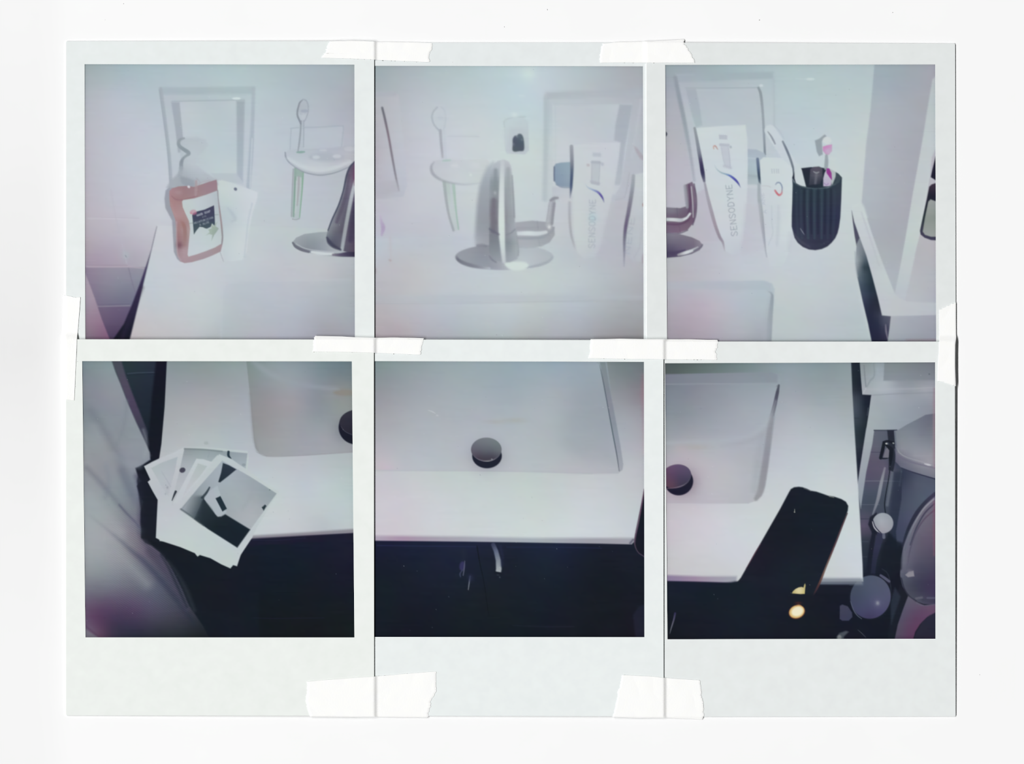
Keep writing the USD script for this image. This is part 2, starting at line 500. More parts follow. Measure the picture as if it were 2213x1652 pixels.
# ================================================================ picture 1, top left: soap bottle, brush holder, tap
k = ink_of("ul")
for nm, lb in (("countertop", "pale countertop in the picture"), ("curtain", "mauve curtain edge in the picture's corner"), ("dark_gap", "dark wedge beside the countertop"),
               ("wall_niche", "white recessed wall niche in the picture"), ("toothbrush_holder", "white ceramic toothbrush dish"), ("toothbrush", "white and green toothbrush"),
               ("faucet", "brushed steel faucet cut by the picture's edge"), ("toothpaste_tube", "white tube behind the soap bottle"), ("pump", "clear pump head with grey shadow"),
               ("soap_bottle", "orange soap bottle"), ("bottle_label", "white bottle label with black emblem"), ("emblem", "black emblem with pale lettering"), ("sink", "faint sink edge")):
    k.part(nm, lb)
k.all(field([
    (190, 145, 152, 170, 176), (300, 148, 164, 187, 193), (450, 150, 172, 192, 203), (600, 150, 165, 185, 193), (740, 150, 160, 176, 186), (764, 145, 164, 171, 178),
    (190, 200, 172, 180, 191), (190, 260, 180, 178, 193), (250, 220, 182, 190, 203), (300, 300, 188, 197, 208), (250, 380, 188, 191, 206), (195, 380, 184, 176, 194),
    (195, 460, 183, 173, 191), (300, 440, 191, 191, 206), (560, 200, 178, 197, 205), (560, 300, 188, 199, 208), (700, 220, 173, 183, 194), (757, 230, 168, 172, 184),
    (740, 300, 178, 182, 197), (590, 400, 190, 198, 208), (560, 480, 188, 200, 206), (700, 450, 184, 188, 203), (745, 400, 178, 184, 197), (330, 470, 196, 200, 210), (400, 250, 184, 196, 206),
    (215, 505, 181, 172, 191), (270, 540, 178, 166, 188), (210, 560, 168, 145, 170), (280, 570, 168, 156, 178)]))
# tiles at the lower left, darker towards the floor
k.poly([(183, 578), (345, 577), (330, 663), (183, 663)], field([(195, 590, 146, 124, 152), (240, 590, 150, 138, 162), (310, 590, 146, 138, 162), (215, 650, 120, 108, 136), (280, 650, 112, 110, 136), (240, 625, 132, 128, 152), (300, 620, 128, 128, 152)]), 3, own=None)
k.poly([(183, 663), (330, 662), (330, 740), (183, 740)], field([(215, 670, 112, 98, 126), (270, 668, 104, 92, 122), (230, 700, 98, 84, 112), (270, 700, 88, 76, 106), (245, 732, 70, 60, 86)]), 3)
for pts, w, c in (([(190, 472.5), (245, 473), (300, 475), (340, 475)], 2.5, (197, 193, 208)), ([(190, 470), (245, 470.5), (300, 472)], 1.5, (176, 170, 188)), ([(188, 576.5), (240, 577), (276, 577), (311, 580)], 3, (191, 168, 188)),
                  ([(190, 574), (274, 574)], 1.5, (150, 128, 152)), ([(212, 662.5), (250, 661.5), (280, 660.5)], 3, (150, 138, 162)), ([(214, 660), (280, 658)], 1.5, (92, 84, 112)), ([(240, 410), (250, 470), (262, 520), (274, 570)], 2.5, (180, 174, 194)), ([(278, 580), (284, 604), (292, 632)], 2, (118, 110, 138))):
    k.line(pts, w, c, 3.4, 0.5)
k.glow(272, 551, 9, 10, (168, 182, 196), .5)
k.ell(272, 554, 1.2, 3, (128, 136, 148), 1.5, .6, -30)
k.poly([(184, 590), (195, 618), (205, 645), (220, 690), (238, 736), (184, 736)], field([(190, 610, 172, 150, 172), (200, 660, 158, 138, 162), (190, 700, 148, 118, 148), (222, 715, 138, 104, 136), (188, 730, 122, 112, 132), (230, 732, 124, 88, 120)]), 4, own="curtain")
k.poly([(340, 487), (312, 598), (277, 737), (770, 737), (770, 499), (600, 490), (470, 490)], field([
    (350, 510, 196, 202, 210), (340, 580, 192, 201, 210), (330, 640, 190, 198, 208), (300, 715, 194, 184, 190), (400, 600, 196, 198, 210), (450, 700, 186, 196, 202), (560, 560, 193, 196, 208), (700, 590, 188, 190, 200),
    (750, 600, 172, 178, 184), (520, 620, 186, 195, 204), (420, 640, 194, 202, 206), (470, 730, 172, 178, 184), (560, 720, 174, 178, 186), (650, 720, 168, 168, 182), (700, 728, 150, 140, 152), (750, 720, 156, 148, 160), (740, 680, 158, 168, 176), (640, 660, 178, 188, 198), (620, 600, 190, 188, 200), (510, 520, 194, 204, 208), (600, 520, 186, 198, 204)]), 5, own="countertop")
# the rim of the sink
k.poly([(480, 626), (490, 612), (520, 608), (770, 603), (770, 737), (476, 737)], (172, 184, 196), 10, .25, own="sink", sm=False)
k.line([(478, 735), (479, 660), (482, 625), (500, 611), (560, 608), (760, 604)], 3, (198, 204, 212), 6, .22)
k.poly([(339, 490), (332, 520), (318, 580), (300, 655), (280, 736), (243, 736), (268, 700), (285, 660), (300, 620), (316, 574), (327, 540), (335, 505)],
       grad((338, 490), (262, 736), (0, (106, 102, 124)), (.2, (82, 76, 104)), (.45, (62, 52, 84)), (.7, (46, 38, 66)), (.9, (26, 28, 44)), (1, (24, 26, 38))), 5, own="dark_gap")
k.line([(262, 738), (276, 700), (290, 664), (306, 622)], 8, (48, 40, 66), 12, .5)
# niche in the wall
k.poly([(345, 190), (551, 188), (549, 300), (544, 410), (470, 420), (367, 400), (355, 260)], field([(360, 210, 178, 190, 199), (450, 205, 174, 192, 201), (535, 200, 176, 194, 203), (365, 300, 186, 197, 207), (535, 300, 187, 197, 207), (530, 390, 190, 200, 208), (450, 390, 186, 196, 206), (378, 380, 184, 192, 204)]), 3, own="wall_niche")
k.poly([(346, 189), (551, 187), (548, 203), (352, 205)], (163, 181, 191), 7, .85)
k.line([(347, 193), (352, 228), (359, 280), (366, 340), (370, 400)], [8, 7.5, 7, 7, 7], (158, 170, 181), 5, .85)
k.line([(345, 196), (350, 235), (357, 285), (364, 345), (367, 395)], 1.5, (148, 160, 172), 2, .6)
k.line([(548, 192), (546, 260), (542, 340), (537, 405)], [8, 8, 10, 9], (164, 178, 190), 5, .8)
k.poly([(370, 220), (528, 217), (526, 320), (522, 396), (392, 396), (384, 320)], field([(400, 235, 186, 197, 207), (460, 230, 178, 192, 202), (505, 235, 184, 196, 206), (420, 290, 189, 200, 210), (470, 270, 182, 196, 205), (500, 330, 184, 198, 206), (460, 360, 186, 200, 207), (500, 372, 192, 204, 208), (410, 350, 184, 195, 206)]), 2)
k.line([(372, 219.5), (450, 217.5), (528, 216)], 2.5, (160, 174, 184), 3.5, .8)
k.poly([(370, 221), (388, 221), (392, 260), (396, 300), (392, 330), (385, 330), (379, 280)], (160, 170, 183), 4.5, .95)
k.poly([(511, 218), (529, 218), (527, 300), (525, 394), (512, 380), (512, 300)], grad((511, 218), (512, 394), (0, (156, 169, 180)), (.5, (162, 175, 186)), (1, (168, 180, 194))), 6, .95)
k.poly([(455, 374), (512, 375), (526, 398), (470, 392)], (179, 190, 200), 4, .8)
k.ell(511, 213, 9, 2.6, (202, 217, 222), 3)
k.line([(545, 300), (540, 405)], 3, (196, 206, 214), 3, .6)
# brush holder, then the brush through it
k.poly([(628, 326), (629, 281), (635, 277), (738, 272), (743, 277), (741, 322)], (183, 193, 204), 2, .6, own="toothbrush_holder")
k.line([(627, 325), (629, 284), (634, 277), (688, 275), (736, 272.5), (742, 276), (740, 300), (738, 320)], [2, 2, 2.5, 2.5, 3, 3, 2.5, 2], (163, 174, 186), 2.5, .75)
k.poly([(644, 474), (632, 473), (629.5, 468), (633, 420), (636, 362), (657, 366), (654, 410), (648, 472)], grad((634, 364), (640, 474), (0, (148, 172, 166)), (.2, (176, 190, 190)), (1, (176, 186, 194))), 2, own="toothbrush")
k.line([(634, 366), (632, 410), (630, 468)], 3, (150, 158, 164), 2, .8)
k.line([(639, 366), (637, 410), (634.5, 468)], [5, 4.5, 3.5], (128, 160, 148), 2, .9)
k.line([(655, 368), (653, 410), (647.5, 470)], [4.5, 3, 2.2], (128, 170, 145), 1.8, .9)
k.poly([(637, 364), (656, 368), (654, 384), (637, 381)], (146, 172, 164), 3, .8)
k.line([(646, 382), (645, 410), (642, 444)], [3.5, 4, 3], (164, 158, 168), 2.5, .8)
k.line([(641, 392), (640, 430), (638, 460)], 3, (186, 196, 198), 2, .7)
k.line([(632, 474), (640, 475), (647, 473)], 2, (142, 146, 154), 1.5, .7)
k.poly([(616, 334), (621, 327), (634, 323), (700, 321), (758, 316), (766, 324), (768, 350), (750, 362), (722, 373), (692, 378), (662, 373), (641, 363), (623, 349)], field([(622, 338, 184, 192, 203), (640, 350, 190, 200, 206), (690, 370, 188, 196, 205), (690, 356, 194, 205, 211), (745, 355, 184, 188, 199), (700, 338, 174, 182, 195), (735, 325, 176, 182, 196), (650, 335, 178, 188, 198), (762, 340, 176, 176, 188)]), 2.2, own="toothbrush_holder", sm=True)
k.line([(616.5, 330), (618, 340), (626, 352), (643, 364.5), (663, 374), (692, 378.5), (722, 374), (750, 363), (765, 353)], [3, 3.5, 3, 2.5, 3, 3.5, 3, 2.5, 2], (140, 148, 162), 2.2, .8)
k.line([(622, 342), (640, 354), (664, 364), (692, 368), (724, 363), (756, 350)], [5, 8, 10, 11, 9, 6], (197, 207, 213), 8, .75)
k.line([(628, 353), (644, 363), (664, 371), (692, 375), (722, 370), (748, 361)], 4, (168, 176, 188), 5, .6)
k.ell(706, 340, 38, 9, (168, 177, 190), 9, .75)
k.ell(683, 340, 8, 4, (194, 204, 211), 5, .8)
k.ell(728, 338, 9, 4, (192, 199, 208), 5, .9)
k.ell(698, 325, 8, 2.5, (190, 199, 206), 4, .7)
k.ell(755, 322, 12, 5, (188, 192, 202), 4, .7)
k.poly([(648, 262), (658, 262), (657, 300), (656, 329), (643, 329), (645, 300)], (179, 189, 200), 2, own="toothbrush")
k.line([(650.5, 262), (649.5, 285), (647, 308), (644, 327)], [4, 3.5, 3.5, 2.5], (148, 156, 167), 2, .9)
k.line([(656, 262), (656.5, 290), (656, 318)], [4, 3, 2], (160, 169, 182), 2, .8)
k.line([(642, 329.5), (651, 329), (658, 328.5)], [3, 5, 3], (126, 164, 154), 2.5, .85)
k.ell(655, 233, 10.5, 17, (172, 181, 193), 3, 1, 4, own="toothbrush")
k.line([(653.5, 216.5), (648, 222), (645, 231), (643, 240), (643, 250), (647, 260), (650, 268)], [2, 3.5, 3.5, 4, 4, 4, 3], (134, 141, 154), 2, .9)
k.line([(655, 215), (662, 218), (666, 228), (666, 242), (662, 254), (658, 262)], [2.5, 3, 2.6, 2.4, 2.4, 2.6], (152, 160, 174), 2.4, .75)
k.ell(656, 252, 5, 7, (186, 195, 205), 5, .6)
k.ell(658, 240, 8, 3.5, (156, 164, 184), 4, .8)
# tap
k.poly([(632, 524), (640, 514), (658, 506), (690, 502), (720, 501), (770, 520), (770, 556), (740, 556), (700, 552.5), (660, 545), (640, 536)], field([(640, 522, 158, 163, 175), (670, 512, 156, 162, 173), (668, 526, 124, 128, 143), (700, 530, 146, 152, 166), (695, 508, 152, 158, 170), (720, 535, 168, 172, 182), (650, 530, 140, 144, 158)]), 2, own="faucet", sm=False)
k.line([(633, 525), (639, 533), (652, 540), (667, 544.5)], [4, 6, 6.5, 5], (110, 110, 127), 2.2)
k.line([(640, 527), (655, 535.5), (672, 540), (700, 543.5), (738, 546)], [1.5, 2, 2, 3, 4], (176, 180, 192), 2, .8)
k.line([(674, 545), (690, 547.5), (705, 549), (720, 549)], [5, 7, 6.5, 5], (200, 207, 213), 3)
k.line([(720, 551), (738, 551), (768, 548)], [5, 8, 15], [(128, 118, 140), (86, 78, 102), (48, 44, 66)], 3.5)
k.poly([(770, 346), (757, 358), (748, 378), (741, 412), (731, 444), (716, 476), (708, 498), (705, 514), (708, 523), (718, 533), (738, 542), (752, 545), (770, 545)], field([(752, 375, 92, 88, 108), (745, 400, 128, 132, 150), (734, 440, 118, 120, 136), (715, 490, 136, 142, 156), (708, 512, 122, 126, 142), (712, 522, 72, 72, 92), (728, 500, 94, 92, 108), (735, 525, 104, 106, 120), (745, 460, 98, 92, 112), (760, 420, 96, 88, 112), (764, 470, 68, 66, 92), (760, 520, 80, 74, 96), (762, 380, 110, 84, 112), (766, 540, 84, 72, 92)], 12), 2, own="faucet")
k.line([(766, 350), (756, 362), (749, 380), (742, 412), (732, 443), (718, 474), (709, 498)], [3, 4, 4, 3, 3, 3, 2.5], (74, 78, 98), 2, .9)
k.line([(768, 392), (760, 425), (752, 465), (744, 510), (739, 541)], [7, 8, 8, 8, 7], [(182, 184, 198), (172, 177, 190), (156, 162, 174), (152, 158, 170), (164, 169, 180)], 4)
k.line([(754, 380), (748, 420), (739, 450), (728, 480)], [6, 8, 8, 7], (88, 82, 102), 6, .7)
k.line([(707, 514), (712, 524), (722, 533), (736, 540)], [4, 9, 8, 4], (66, 66, 86), 4, .8)
k.line([(767, 440), (762, 480), (758, 520)], [7, 9, 10], (66, 60, 86), 6, .75)
k.line([(768, 350), (766, 380), (767, 400)], 4, (118, 70, 104), 4, .6)
# the tube behind the bottle
k.poly([(469, 391), (480, 390), (500, 395), (540, 409), (557, 416), (556, 430), (546, 460), (538, 500), (533, 545), (524, 562), (498, 566), (485, 560), (480, 520), (474, 450)], field([(480, 400, 196, 208, 208), (520, 415, 196, 207, 211), (545, 420, 203, 209, 217), (540, 440, 203, 208, 216), (500, 440, 193, 206, 208), (495, 470, 178, 190, 201), (520, 480, 194, 205, 213), (485, 500, 186, 199, 207), (505, 520, 198, 211, 212), (525, 530, 199, 207, 214), (490, 550, 190, 200, 208), (510, 556, 200, 209, 215)]), 4, own="toothpaste_tube")
k.line([(545, 440), (537, 475), (532, 520), (528, 555)], 3, (178, 191, 203), 4, .6)
k.line([(492, 450), (502, 462), (508, 474), (500, 480)], [4, 7, 7, 4], (176, 187, 199), 6, .7)
k.ell(509, 409, 3.6, 3.2, (98, 105, 128), 2.5, .9, 40)
# the bottle: its shadow on the wall, the clear neck with the pump, soap, label
k.poly([(366, 404), (358, 412), (355.5, 430), (357.5, 450), (365, 464), (372, 477), (373.5, 505), (376, 545), (383, 560), (390, 566), (390, 470), (375, 405)], (148, 151, 166), 4, .95)
k.poly([(388, 306), (399, 298), (425, 296), (444, 302), (450, 314), (440, 328), (424, 340), (424, 356), (440, 370), (470, 389), (472, 400), (440, 396), (420, 406), (376, 407), (360, 406), (368, 391), (385, 375), (392, 362)], field([(400, 310, 178, 188, 200), (430, 306, 178, 188, 200), (440, 316, 182, 192, 204), (420, 330, 183, 193, 204), (412, 352, 189, 200, 208), (425, 368, 184, 194, 204), (430, 384, 172, 181, 193), (400, 390, 150, 161, 171), (372, 396, 162, 171, 181), (392, 376, 158, 168, 178), (455, 385, 172, 180, 191), (440, 345, 180, 190, 202)]), 7, .9, own="pump")
k.poly([(388, 380), (402, 384), (420, 390), (422, 404), (408, 406), (392, 396)], (140, 152, 163), 6, .6)
k.line([(425, 386), (432, 394), (428, 404)], 2.5, (160, 158, 172), 2.5, .6)
k.line([(398, 299), (390, 301.5), (386, 308), (388, 316), (397, 323), (406, 329), (408, 333), (401, 338), (395, 344), (392, 352), (391.5, 364)], [4, 6, 7, 7.5, 8, 8.5, 7, 5.5, 6, 8, 8], [(150, 160, 172), (146, 158, 168), (144, 156, 167), (142, 154, 165), (139, 151, 162), (141, 153, 164), (144, 155, 166), (146, 158, 168), (140, 151, 163), (138, 149, 161), (146, 156, 167)], 3, own="pump")
k.line([(391.5, 364), (390, 372), (388, 380)], 9, (156, 167, 178), 5, .8)
k.poly([(366, 413), (372, 407), (386, 403), (402, 402), (420, 404), (434, 399), (452, 393), (468, 388.5), (469.5, 396), (471, 425), (475, 455), (480, 490), (482, 520), (480, 532), (477, 544), (458, 553), (440, 560), (415, 567), (399, 569), (390, 565.5), (383, 553), (380.5, 530), (381, 500), (379, 476), (373.5, 460), (368, 446), (366, 430)], field([
    (375, 415, 168, 128, 138), (372, 440, 170, 128, 132), (400, 412, 154, 118, 125), (385, 425, 156, 116, 122), (440, 410, 158, 126, 138), (462, 402, 156, 122, 138), (384, 470, 174, 136, 144), (396, 480, 160, 118, 120), (393, 510, 156, 116, 120), (404, 500, 174, 148, 156), (388, 530, 150, 110, 122), (386, 545, 160, 130, 144), (400, 545, 178, 152, 164), (410, 561, 168, 136, 150), (450, 551, 162, 140, 154), (475, 540, 164, 134, 146), (478, 480, 158, 134, 144), (404, 460, 172, 138, 146)], 14), 2.2, own="soap_bottle")
k.line([(370, 440), (377, 462), (386, 474), (396, 484), (400, 500), (399, 530)], [3, 3, 4, 7, 8, 7], [(170, 134, 140), (176, 140, 146), (166, 128, 132), (156, 114, 112), (152, 112, 112), (158, 122, 128)], 4, .75)
k.line([(371, 424), (380, 431), (394, 432), (412, 428), (426, 424)], [2, 3, 3, 3, 2], (146, 104, 116), 2.5, .6)
k.glow(385, 417, 9, 6, (172, 138, 148), .6)
k.glow(388, 530, 7, 7, (112, 80, 92), .7)
k.line([(381.5, 480), (382, 520), (384, 550), (391, 563)], 3, (176, 156, 170), 2.5, .6)
k.line([(424, 392), (424, 405), (423, 422)], [5, 6, 5], (168, 140, 152), 3.5, .7)
k.line([(426, 398), (440, 393), (454, 390)], 3, (172, 160, 174), 2.5, .6)
k.ell(408, 404, 3.2, 2.6, (206, 202, 210), 2, 1, 40)
k.line([(476, 546), (480, 557), (483, 565)], 1.5, (158, 160, 172), 1.8, .7)
k.poly([(393.5, 436), (396, 432.5), (420, 429), (446, 421), (470, 412), (471.5, 430), (474, 456), (477, 486), (479.5, 512), (478.5, 527), (465, 535), (445, 543), (425, 550), (407.5, 555), (405.5, 551), (408, 525), (411, 495), (408.5, 478), (401, 462), (395, 448)], field([(405, 445, 186, 200, 201), (450, 430, 184, 195, 202), (430, 445, 188, 199, 206), (415, 470, 184, 198, 200), (420, 515, 188, 198, 208), (450, 520, 189, 203, 207), (425, 540, 193, 203, 210), (465, 520, 186, 199, 204), (470, 440, 172, 182, 190)]), 2, own="bottle_label")
k.line([(470.5, 412), (472, 432), (475, 456), (479, 486), (481, 512), (479.5, 528)], [2.5, 2.5, 3, 3.5, 3, 2.5], [(150, 142, 152), (146, 144, 154), (152, 128, 140), (154, 136, 146), (134, 132, 144), (140, 134, 148)], 1.8, .85)
k.line([(409, 483.5), (418, 482)], 1.6, (138, 150, 150), 1.6, .7)
k.line([(464, 464.5), (472, 464)], 1.6, (138, 150, 150), 1.6, .7)
k.poly([(415.5, 465), (425, 457.5), (443, 453), (462.5, 444), (463.5, 458), (464.8, 484), (463.4, 488.5), (459, 483), (456, 489), (454.8, 491), (447, 494.5), (443, 493.5), (439, 491.5), (431.5, 490.5), (425, 498), (419, 507), (417.8, 492), (416.5, 475)], grad((440, 450), (440, 495), (0, (68, 68, 92)), (.5, (66, 70, 92)), (.8, (68, 82, 94)), (1, (72, 86, 96))), 1.8, own="emblem")
k.text("HAND SOAP", 425.5, 468, 455.5, 457.8, 3.6, (166, 168, 188), 1.3, 1.6, .8)
k.text("WITH", 437.5, 470.8, 446, 468, 2.2, (120, 128, 142), 1.1, 1.6, .6)
k.text("MOISTURISING", 419.5, 484.6, 461.5, 471.5, 3.2, (138, 149, 163), 1.2, 1.6, .8)
k.text("& ALOE", 431.5, 488.5, 452.5, 481.5, 3.6, (136, 148, 160), 1.2, 1.6, .75)
k.ell(417.5, 458.5, 7.4, 5.2, (190, 152, 172), 2, 1, -10)
k.ell(421, 462, 5, 2.6, (146, 88, 120), 2.5, .8, -25)
k.ell(413, 461, 2.4, 2, (188, 120, 140), 2, .6)
k.poly([(470, 479), (466, 489), (473, 494), (467, 503), (463, 508), (457, 521), (459, 508), (452, 506), (445, 509), (453, 502), (450, 496), (457, 494), (457, 484), (462, 489)], field([(463, 495, 146, 166, 148), (457, 515, 150, 168, 162), (448, 507, 164, 180, 174), (470, 484, 158, 176, 160), (472, 495, 136, 156, 152)], 8), 2.2, .9)
photo("ul", "instant photo of an orange hand soap bottle by a wall niche and toothbrush dish", k, 5, 0.6)

# ================================================================ picture 2, top middle: tap between brush dish and toothpaste
k = ink_of("um")
for nm, lb in (("countertop", "pale counter front and sink rim"), ("wall_niche", "white wall niche at the left edge"), ("wall_recess", "white wall niche behind the toothpaste tube"), ("toothbrush", "white and green toothbrush"), ("toothbrush_holder", "white ceramic toothbrush dish"),
               ("glass_bottle", "small clear bottle holding something black"), ("bottle_cap", "blue cap of a bottle"), ("toothpaste_tube", "white toothpaste tube with blue swoosh and upright lettering"), ("white_tube", "second white tube cut by the right edge"), ("faucet_shadow", "grey shadow of the faucet"), ("faucet_base", "round steel base plate"),
               ("faucet", "brushed steel faucet body"), ("faucet_lever", "steel lever bent upwards")):
    k.part(nm, lb)
k.all(field([
    (815, 150, 155, 172, 178), (900, 150, 168, 182, 192), (1000, 155, 178, 196, 202), (1080, 150, 184, 204, 211), (1145, 155, 192, 212, 216), (1250, 155, 178, 194, 202), (1380, 150, 164, 170, 178),
    (815, 220, 172, 174, 188), (900, 230, 186, 192, 204), (1000, 240, 192, 203, 211), (1100, 230, 190, 207, 217), (1160, 220, 190, 206, 218), (1230, 200, 184, 196, 204), (1380, 195, 172, 176, 186),
    (820, 320, 180, 178, 192), (885, 340, 188, 194, 206), (960, 330, 198, 205, 215), (1040, 330, 200, 209, 216), (1090, 340, 198, 212, 212), (1160, 330, 197, 211, 213), (1160, 420, 194, 207, 211), (1380, 330, 182, 190, 200),
    (820, 440, 184, 186, 198), (900, 450, 194, 196, 207), (1010, 440, 194, 205, 208), (1200, 480, 192, 198, 209), (1340, 470, 182, 184, 196), (820, 480, 186, 186, 200), (930, 490, 190, 190, 204), (1000, 500, 194, 200, 210), (1220, 540, 188, 198, 207)]))
k.poly([(800, 512), (1395, 512), (1395, 740), (800, 740)], field([
    (820, 540, 186, 194, 205), (855, 565, 188, 180, 194), (950, 540, 188, 193, 206), (1000, 530, 190, 197, 208), (1220, 560, 185, 195, 205), (1370, 540, 178, 178, 190), (1300, 560, 180, 186, 196),
    (830, 600, 186, 182, 192), (950, 600, 191, 194, 204), (1100, 615, 192, 205, 206), (1170, 610, 192, 204, 204), (1250, 600, 190, 198, 204), (1370, 590, 180, 182, 187), (900, 620, 190, 186, 194),
    (815, 660, 178, 174, 182), (870, 660, 182, 182, 194), (960, 670, 182, 190, 202), (1100, 670, 187, 200, 206), (1230, 660, 180, 190, 202), (1310, 660, 172, 176, 188), (1380, 650, 164, 166, 174),
    (820, 690, 178, 170, 179), (870, 712, 178, 164, 177), (960, 690, 178, 182, 194), (1100, 700, 180, 192, 200), (1250, 690, 172, 180, 192), (1380, 690, 156, 158, 168),
    (850, 728, 170, 158, 170), (1000, 728, 170, 178, 182), (1150, 728, 170, 176, 178), (1300, 728, 156, 156, 162), (1380, 728, 142, 140, 148)]), 22, own="countertop", )
k.glow(1142, 160, 15, 14, (200, 222, 218), .9)
k.ell(1127, 207, 8, 2, (202, 217, 222), 3, .5)
# sink rim
k.poly([(800, 637), (1395, 636), (1395, 648), (1340, 649), (1100, 653), (800, 657)], (176, 184, 195), 7, .38)
k.line([(810, 657), (1000, 656), (1200, 652), (1330, 650), (1362, 654), (1380, 663), (1390, 673)], [1, 1, 1.5, 2, 2, 2.5, 2.5], (160, 166, 176), 3, .5)
# niche at the left
k.poly([(805, 200), (850, 199), (862, 206), (870, 280), (880, 400), (872, 426), (805, 432)], field([(820, 215, 176, 176, 191), (850, 230, 184, 184, 198), (862, 300, 186, 192, 206), (870, 380, 184, 192, 206), (820, 280, 178, 180, 192), (830, 360, 184, 186, 198), (830, 410, 178, 178, 192), (812, 330, 178, 172, 186)]), 4, own="wall_niche")
k.line([(806, 205), (835, 203), (852, 203)], 9, (170, 171, 189), 6, .7)
k.line([(826, 233), (832, 258), (840, 296), (847, 336), (855, 380), (862, 412)], [4.5, 5, 4.5, 4.5, 4, 3], [(106, 108, 122), (112, 110, 126), (128, 112, 130), (128, 122, 138), (136, 134, 148), (156, 156, 170)], 2.5)
k.poly([(806, 396), (856, 390), (864, 414), (806, 426)], (174, 174, 188), 5, .55)
k.line([(808, 240), (812, 300), (812, 380)], 9, (174, 172, 186), 8, .5)
# small bottle with something black
k.poly([(1090, 264), (1096, 257), (1130, 253), (1142, 262), (1143, 325), (1134, 334), (1094, 332)], field([(1100, 265, 190, 205, 214), (1130, 262, 188, 202, 211), (1105, 285, 190, 200, 209), (1095, 310, 188, 200, 211), (1120, 330, 186, 194, 206), (1140, 310, 184, 192, 205)]), 3, own="glass_bottle")
k.line([(1090, 275), (1090, 262), (1100, 256), (1115, 253.5), (1135, 252.5)], [2, 3, 2.5, 2.5, 3], (177, 190, 198), 2.5, .7)
k.line([(1090, 275), (1091, 310), (1094, 328)], 2, (182, 194, 202), 3, .6)
k.glow(1112, 249, 7, 5, (207, 221, 222), .8)
k.poly([(1100, 280), (1108, 275), (1130, 275), (1137, 300), (1138, 330), (1104, 332), (1098, 310)], (182, 191, 204), 8, .5)
k.poly([(1108, 301), (1112, 294), (1117, 293), (1121, 289.5), (1127, 290.5), (1131, 298), (1133, 314), (1131.5, 325.5), (1122, 327), (1112, 328), (1107.5, 324), (1108, 312)], field([(1113, 300, 84, 86, 112), (1123, 294, 94, 106, 122), (1120, 310, 76, 88, 104), (1128, 318, 82, 86, 106), (1113, 323, 84, 96, 106)], 6), 3.2, sm=True)
k.glow(1117, 295, 2.2, 2.2, (132, 146, 160), .7)
k.glow(1128, 302, 1.8, 2.4, (120, 132, 146), .7)
k.glow(1110, 312, 2, 3, (120, 124, 148), .6)
# niche at the right
k.poly([(1176, 203), (1395, 193), (1395, 430), (1330, 436), (1176, 438)], field([(1180, 240, 180, 194, 203), (1195, 215, 184, 194, 203), (1290, 205, 180, 190, 200), (1380, 205, 172, 176, 188), (1192, 300, 192, 204, 211), (1190, 400, 190, 203, 208), (1375, 280, 180, 184, 197), (1370, 370, 180, 186, 198), (1345, 420, 180, 186, 200)]), 5, own="wall_recess")
k.line([(1180, 212), (1180, 300), (1177, 430)], 11, (174, 188, 196), 8, .75)
k.poly([(1180, 199), (1390, 190), (1390, 207), (1184, 214)], (170, 180, 190), 9, .65)
k.poly([(1200, 225), (1367, 224), (1356, 310), (1342, 400), (1330, 420), (1236, 420), (1203, 420)], field([(1215, 240, 189, 198, 207), (1280, 240, 186, 195, 205), (1330, 250, 188, 198, 207), (1215, 320, 197, 206, 214), (1280, 290, 189, 196, 207), (1320, 290, 186, 194, 207), (1212, 400, 195, 204, 211)]), 2.5)
k.line([(1200, 225.5), (1280, 225), (1340, 224.5)], 2, (176, 186, 196), 2.5, .7)
k.line([(1196, 228), (1197, 300), (1197, 400)], 3, (200, 209, 215), 4, .6)
k.poly([(1339, 226), (1367, 226), (1358, 280), (1350, 320), (1343, 390), (1340, 400), (1327, 400), (1331, 340), (1336, 306), (1327, 304), (1330, 270)], grad((1350, 226), (1335, 400), (0, (162, 171, 183)), (.5, (170, 176, 190)), (1, (172, 184, 195))), 5, .9)
k.line([(1386, 215), (1374, 290), (1366, 340)], 5, (186, 190, 202), 4, .6)
k.line([(1360, 375), (1356, 400), (1352, 420), (1346, 429), (1330, 432)], 2.2, (166, 172, 184), 2.5, .7)
# blue cap, tubes
k.poly([(1193, 404), (1236, 404), (1236, 440), (1212, 440), (1194, 424)], field([(1200, 412, 182, 191, 203), (1225, 412, 186, 194, 206), (1225, 436, 198, 203, 209)]), 4, .8)
k.poly([(1197, 360), (1201, 354), (1212, 351.5), (1238, 350), (1238, 405), (1214, 404), (1203, 400), (1197.5, 391)], field([(1202, 370, 134, 154, 178), (1220, 360, 140, 164, 180), (1230, 380, 144, 164, 184), (1215, 395, 132, 152, 174)], 10), 2.2, own="bottle_cap")
k.line([(1197.8, 361), (1197.5, 376), (1197.8, 391)], 2.6, (98, 110, 138), 1.8)
k.line([(1202, 399), (1214, 405), (1236, 406)], 1.8, (108, 124, 152), 2, .7)
k.line([(1235, 317), (1236, 345), (1236, 375), (1234.5, 403), (1232, 428)], [8, 8, 7, 6, 2], [(152, 158, 171), (134, 138, 155), (84, 98, 124), (78, 92, 124), (160, 164, 182)], 2.5)
k.line([(1231, 438), (1231, 470), (1234, 505), (1239, 525), (1243, 540)], [6, 5.5, 5, 4, 2], [(172, 177, 188), (166, 169, 181), (162, 164, 177), (168, 170, 182), (182, 186, 197)], 3.5, .9)
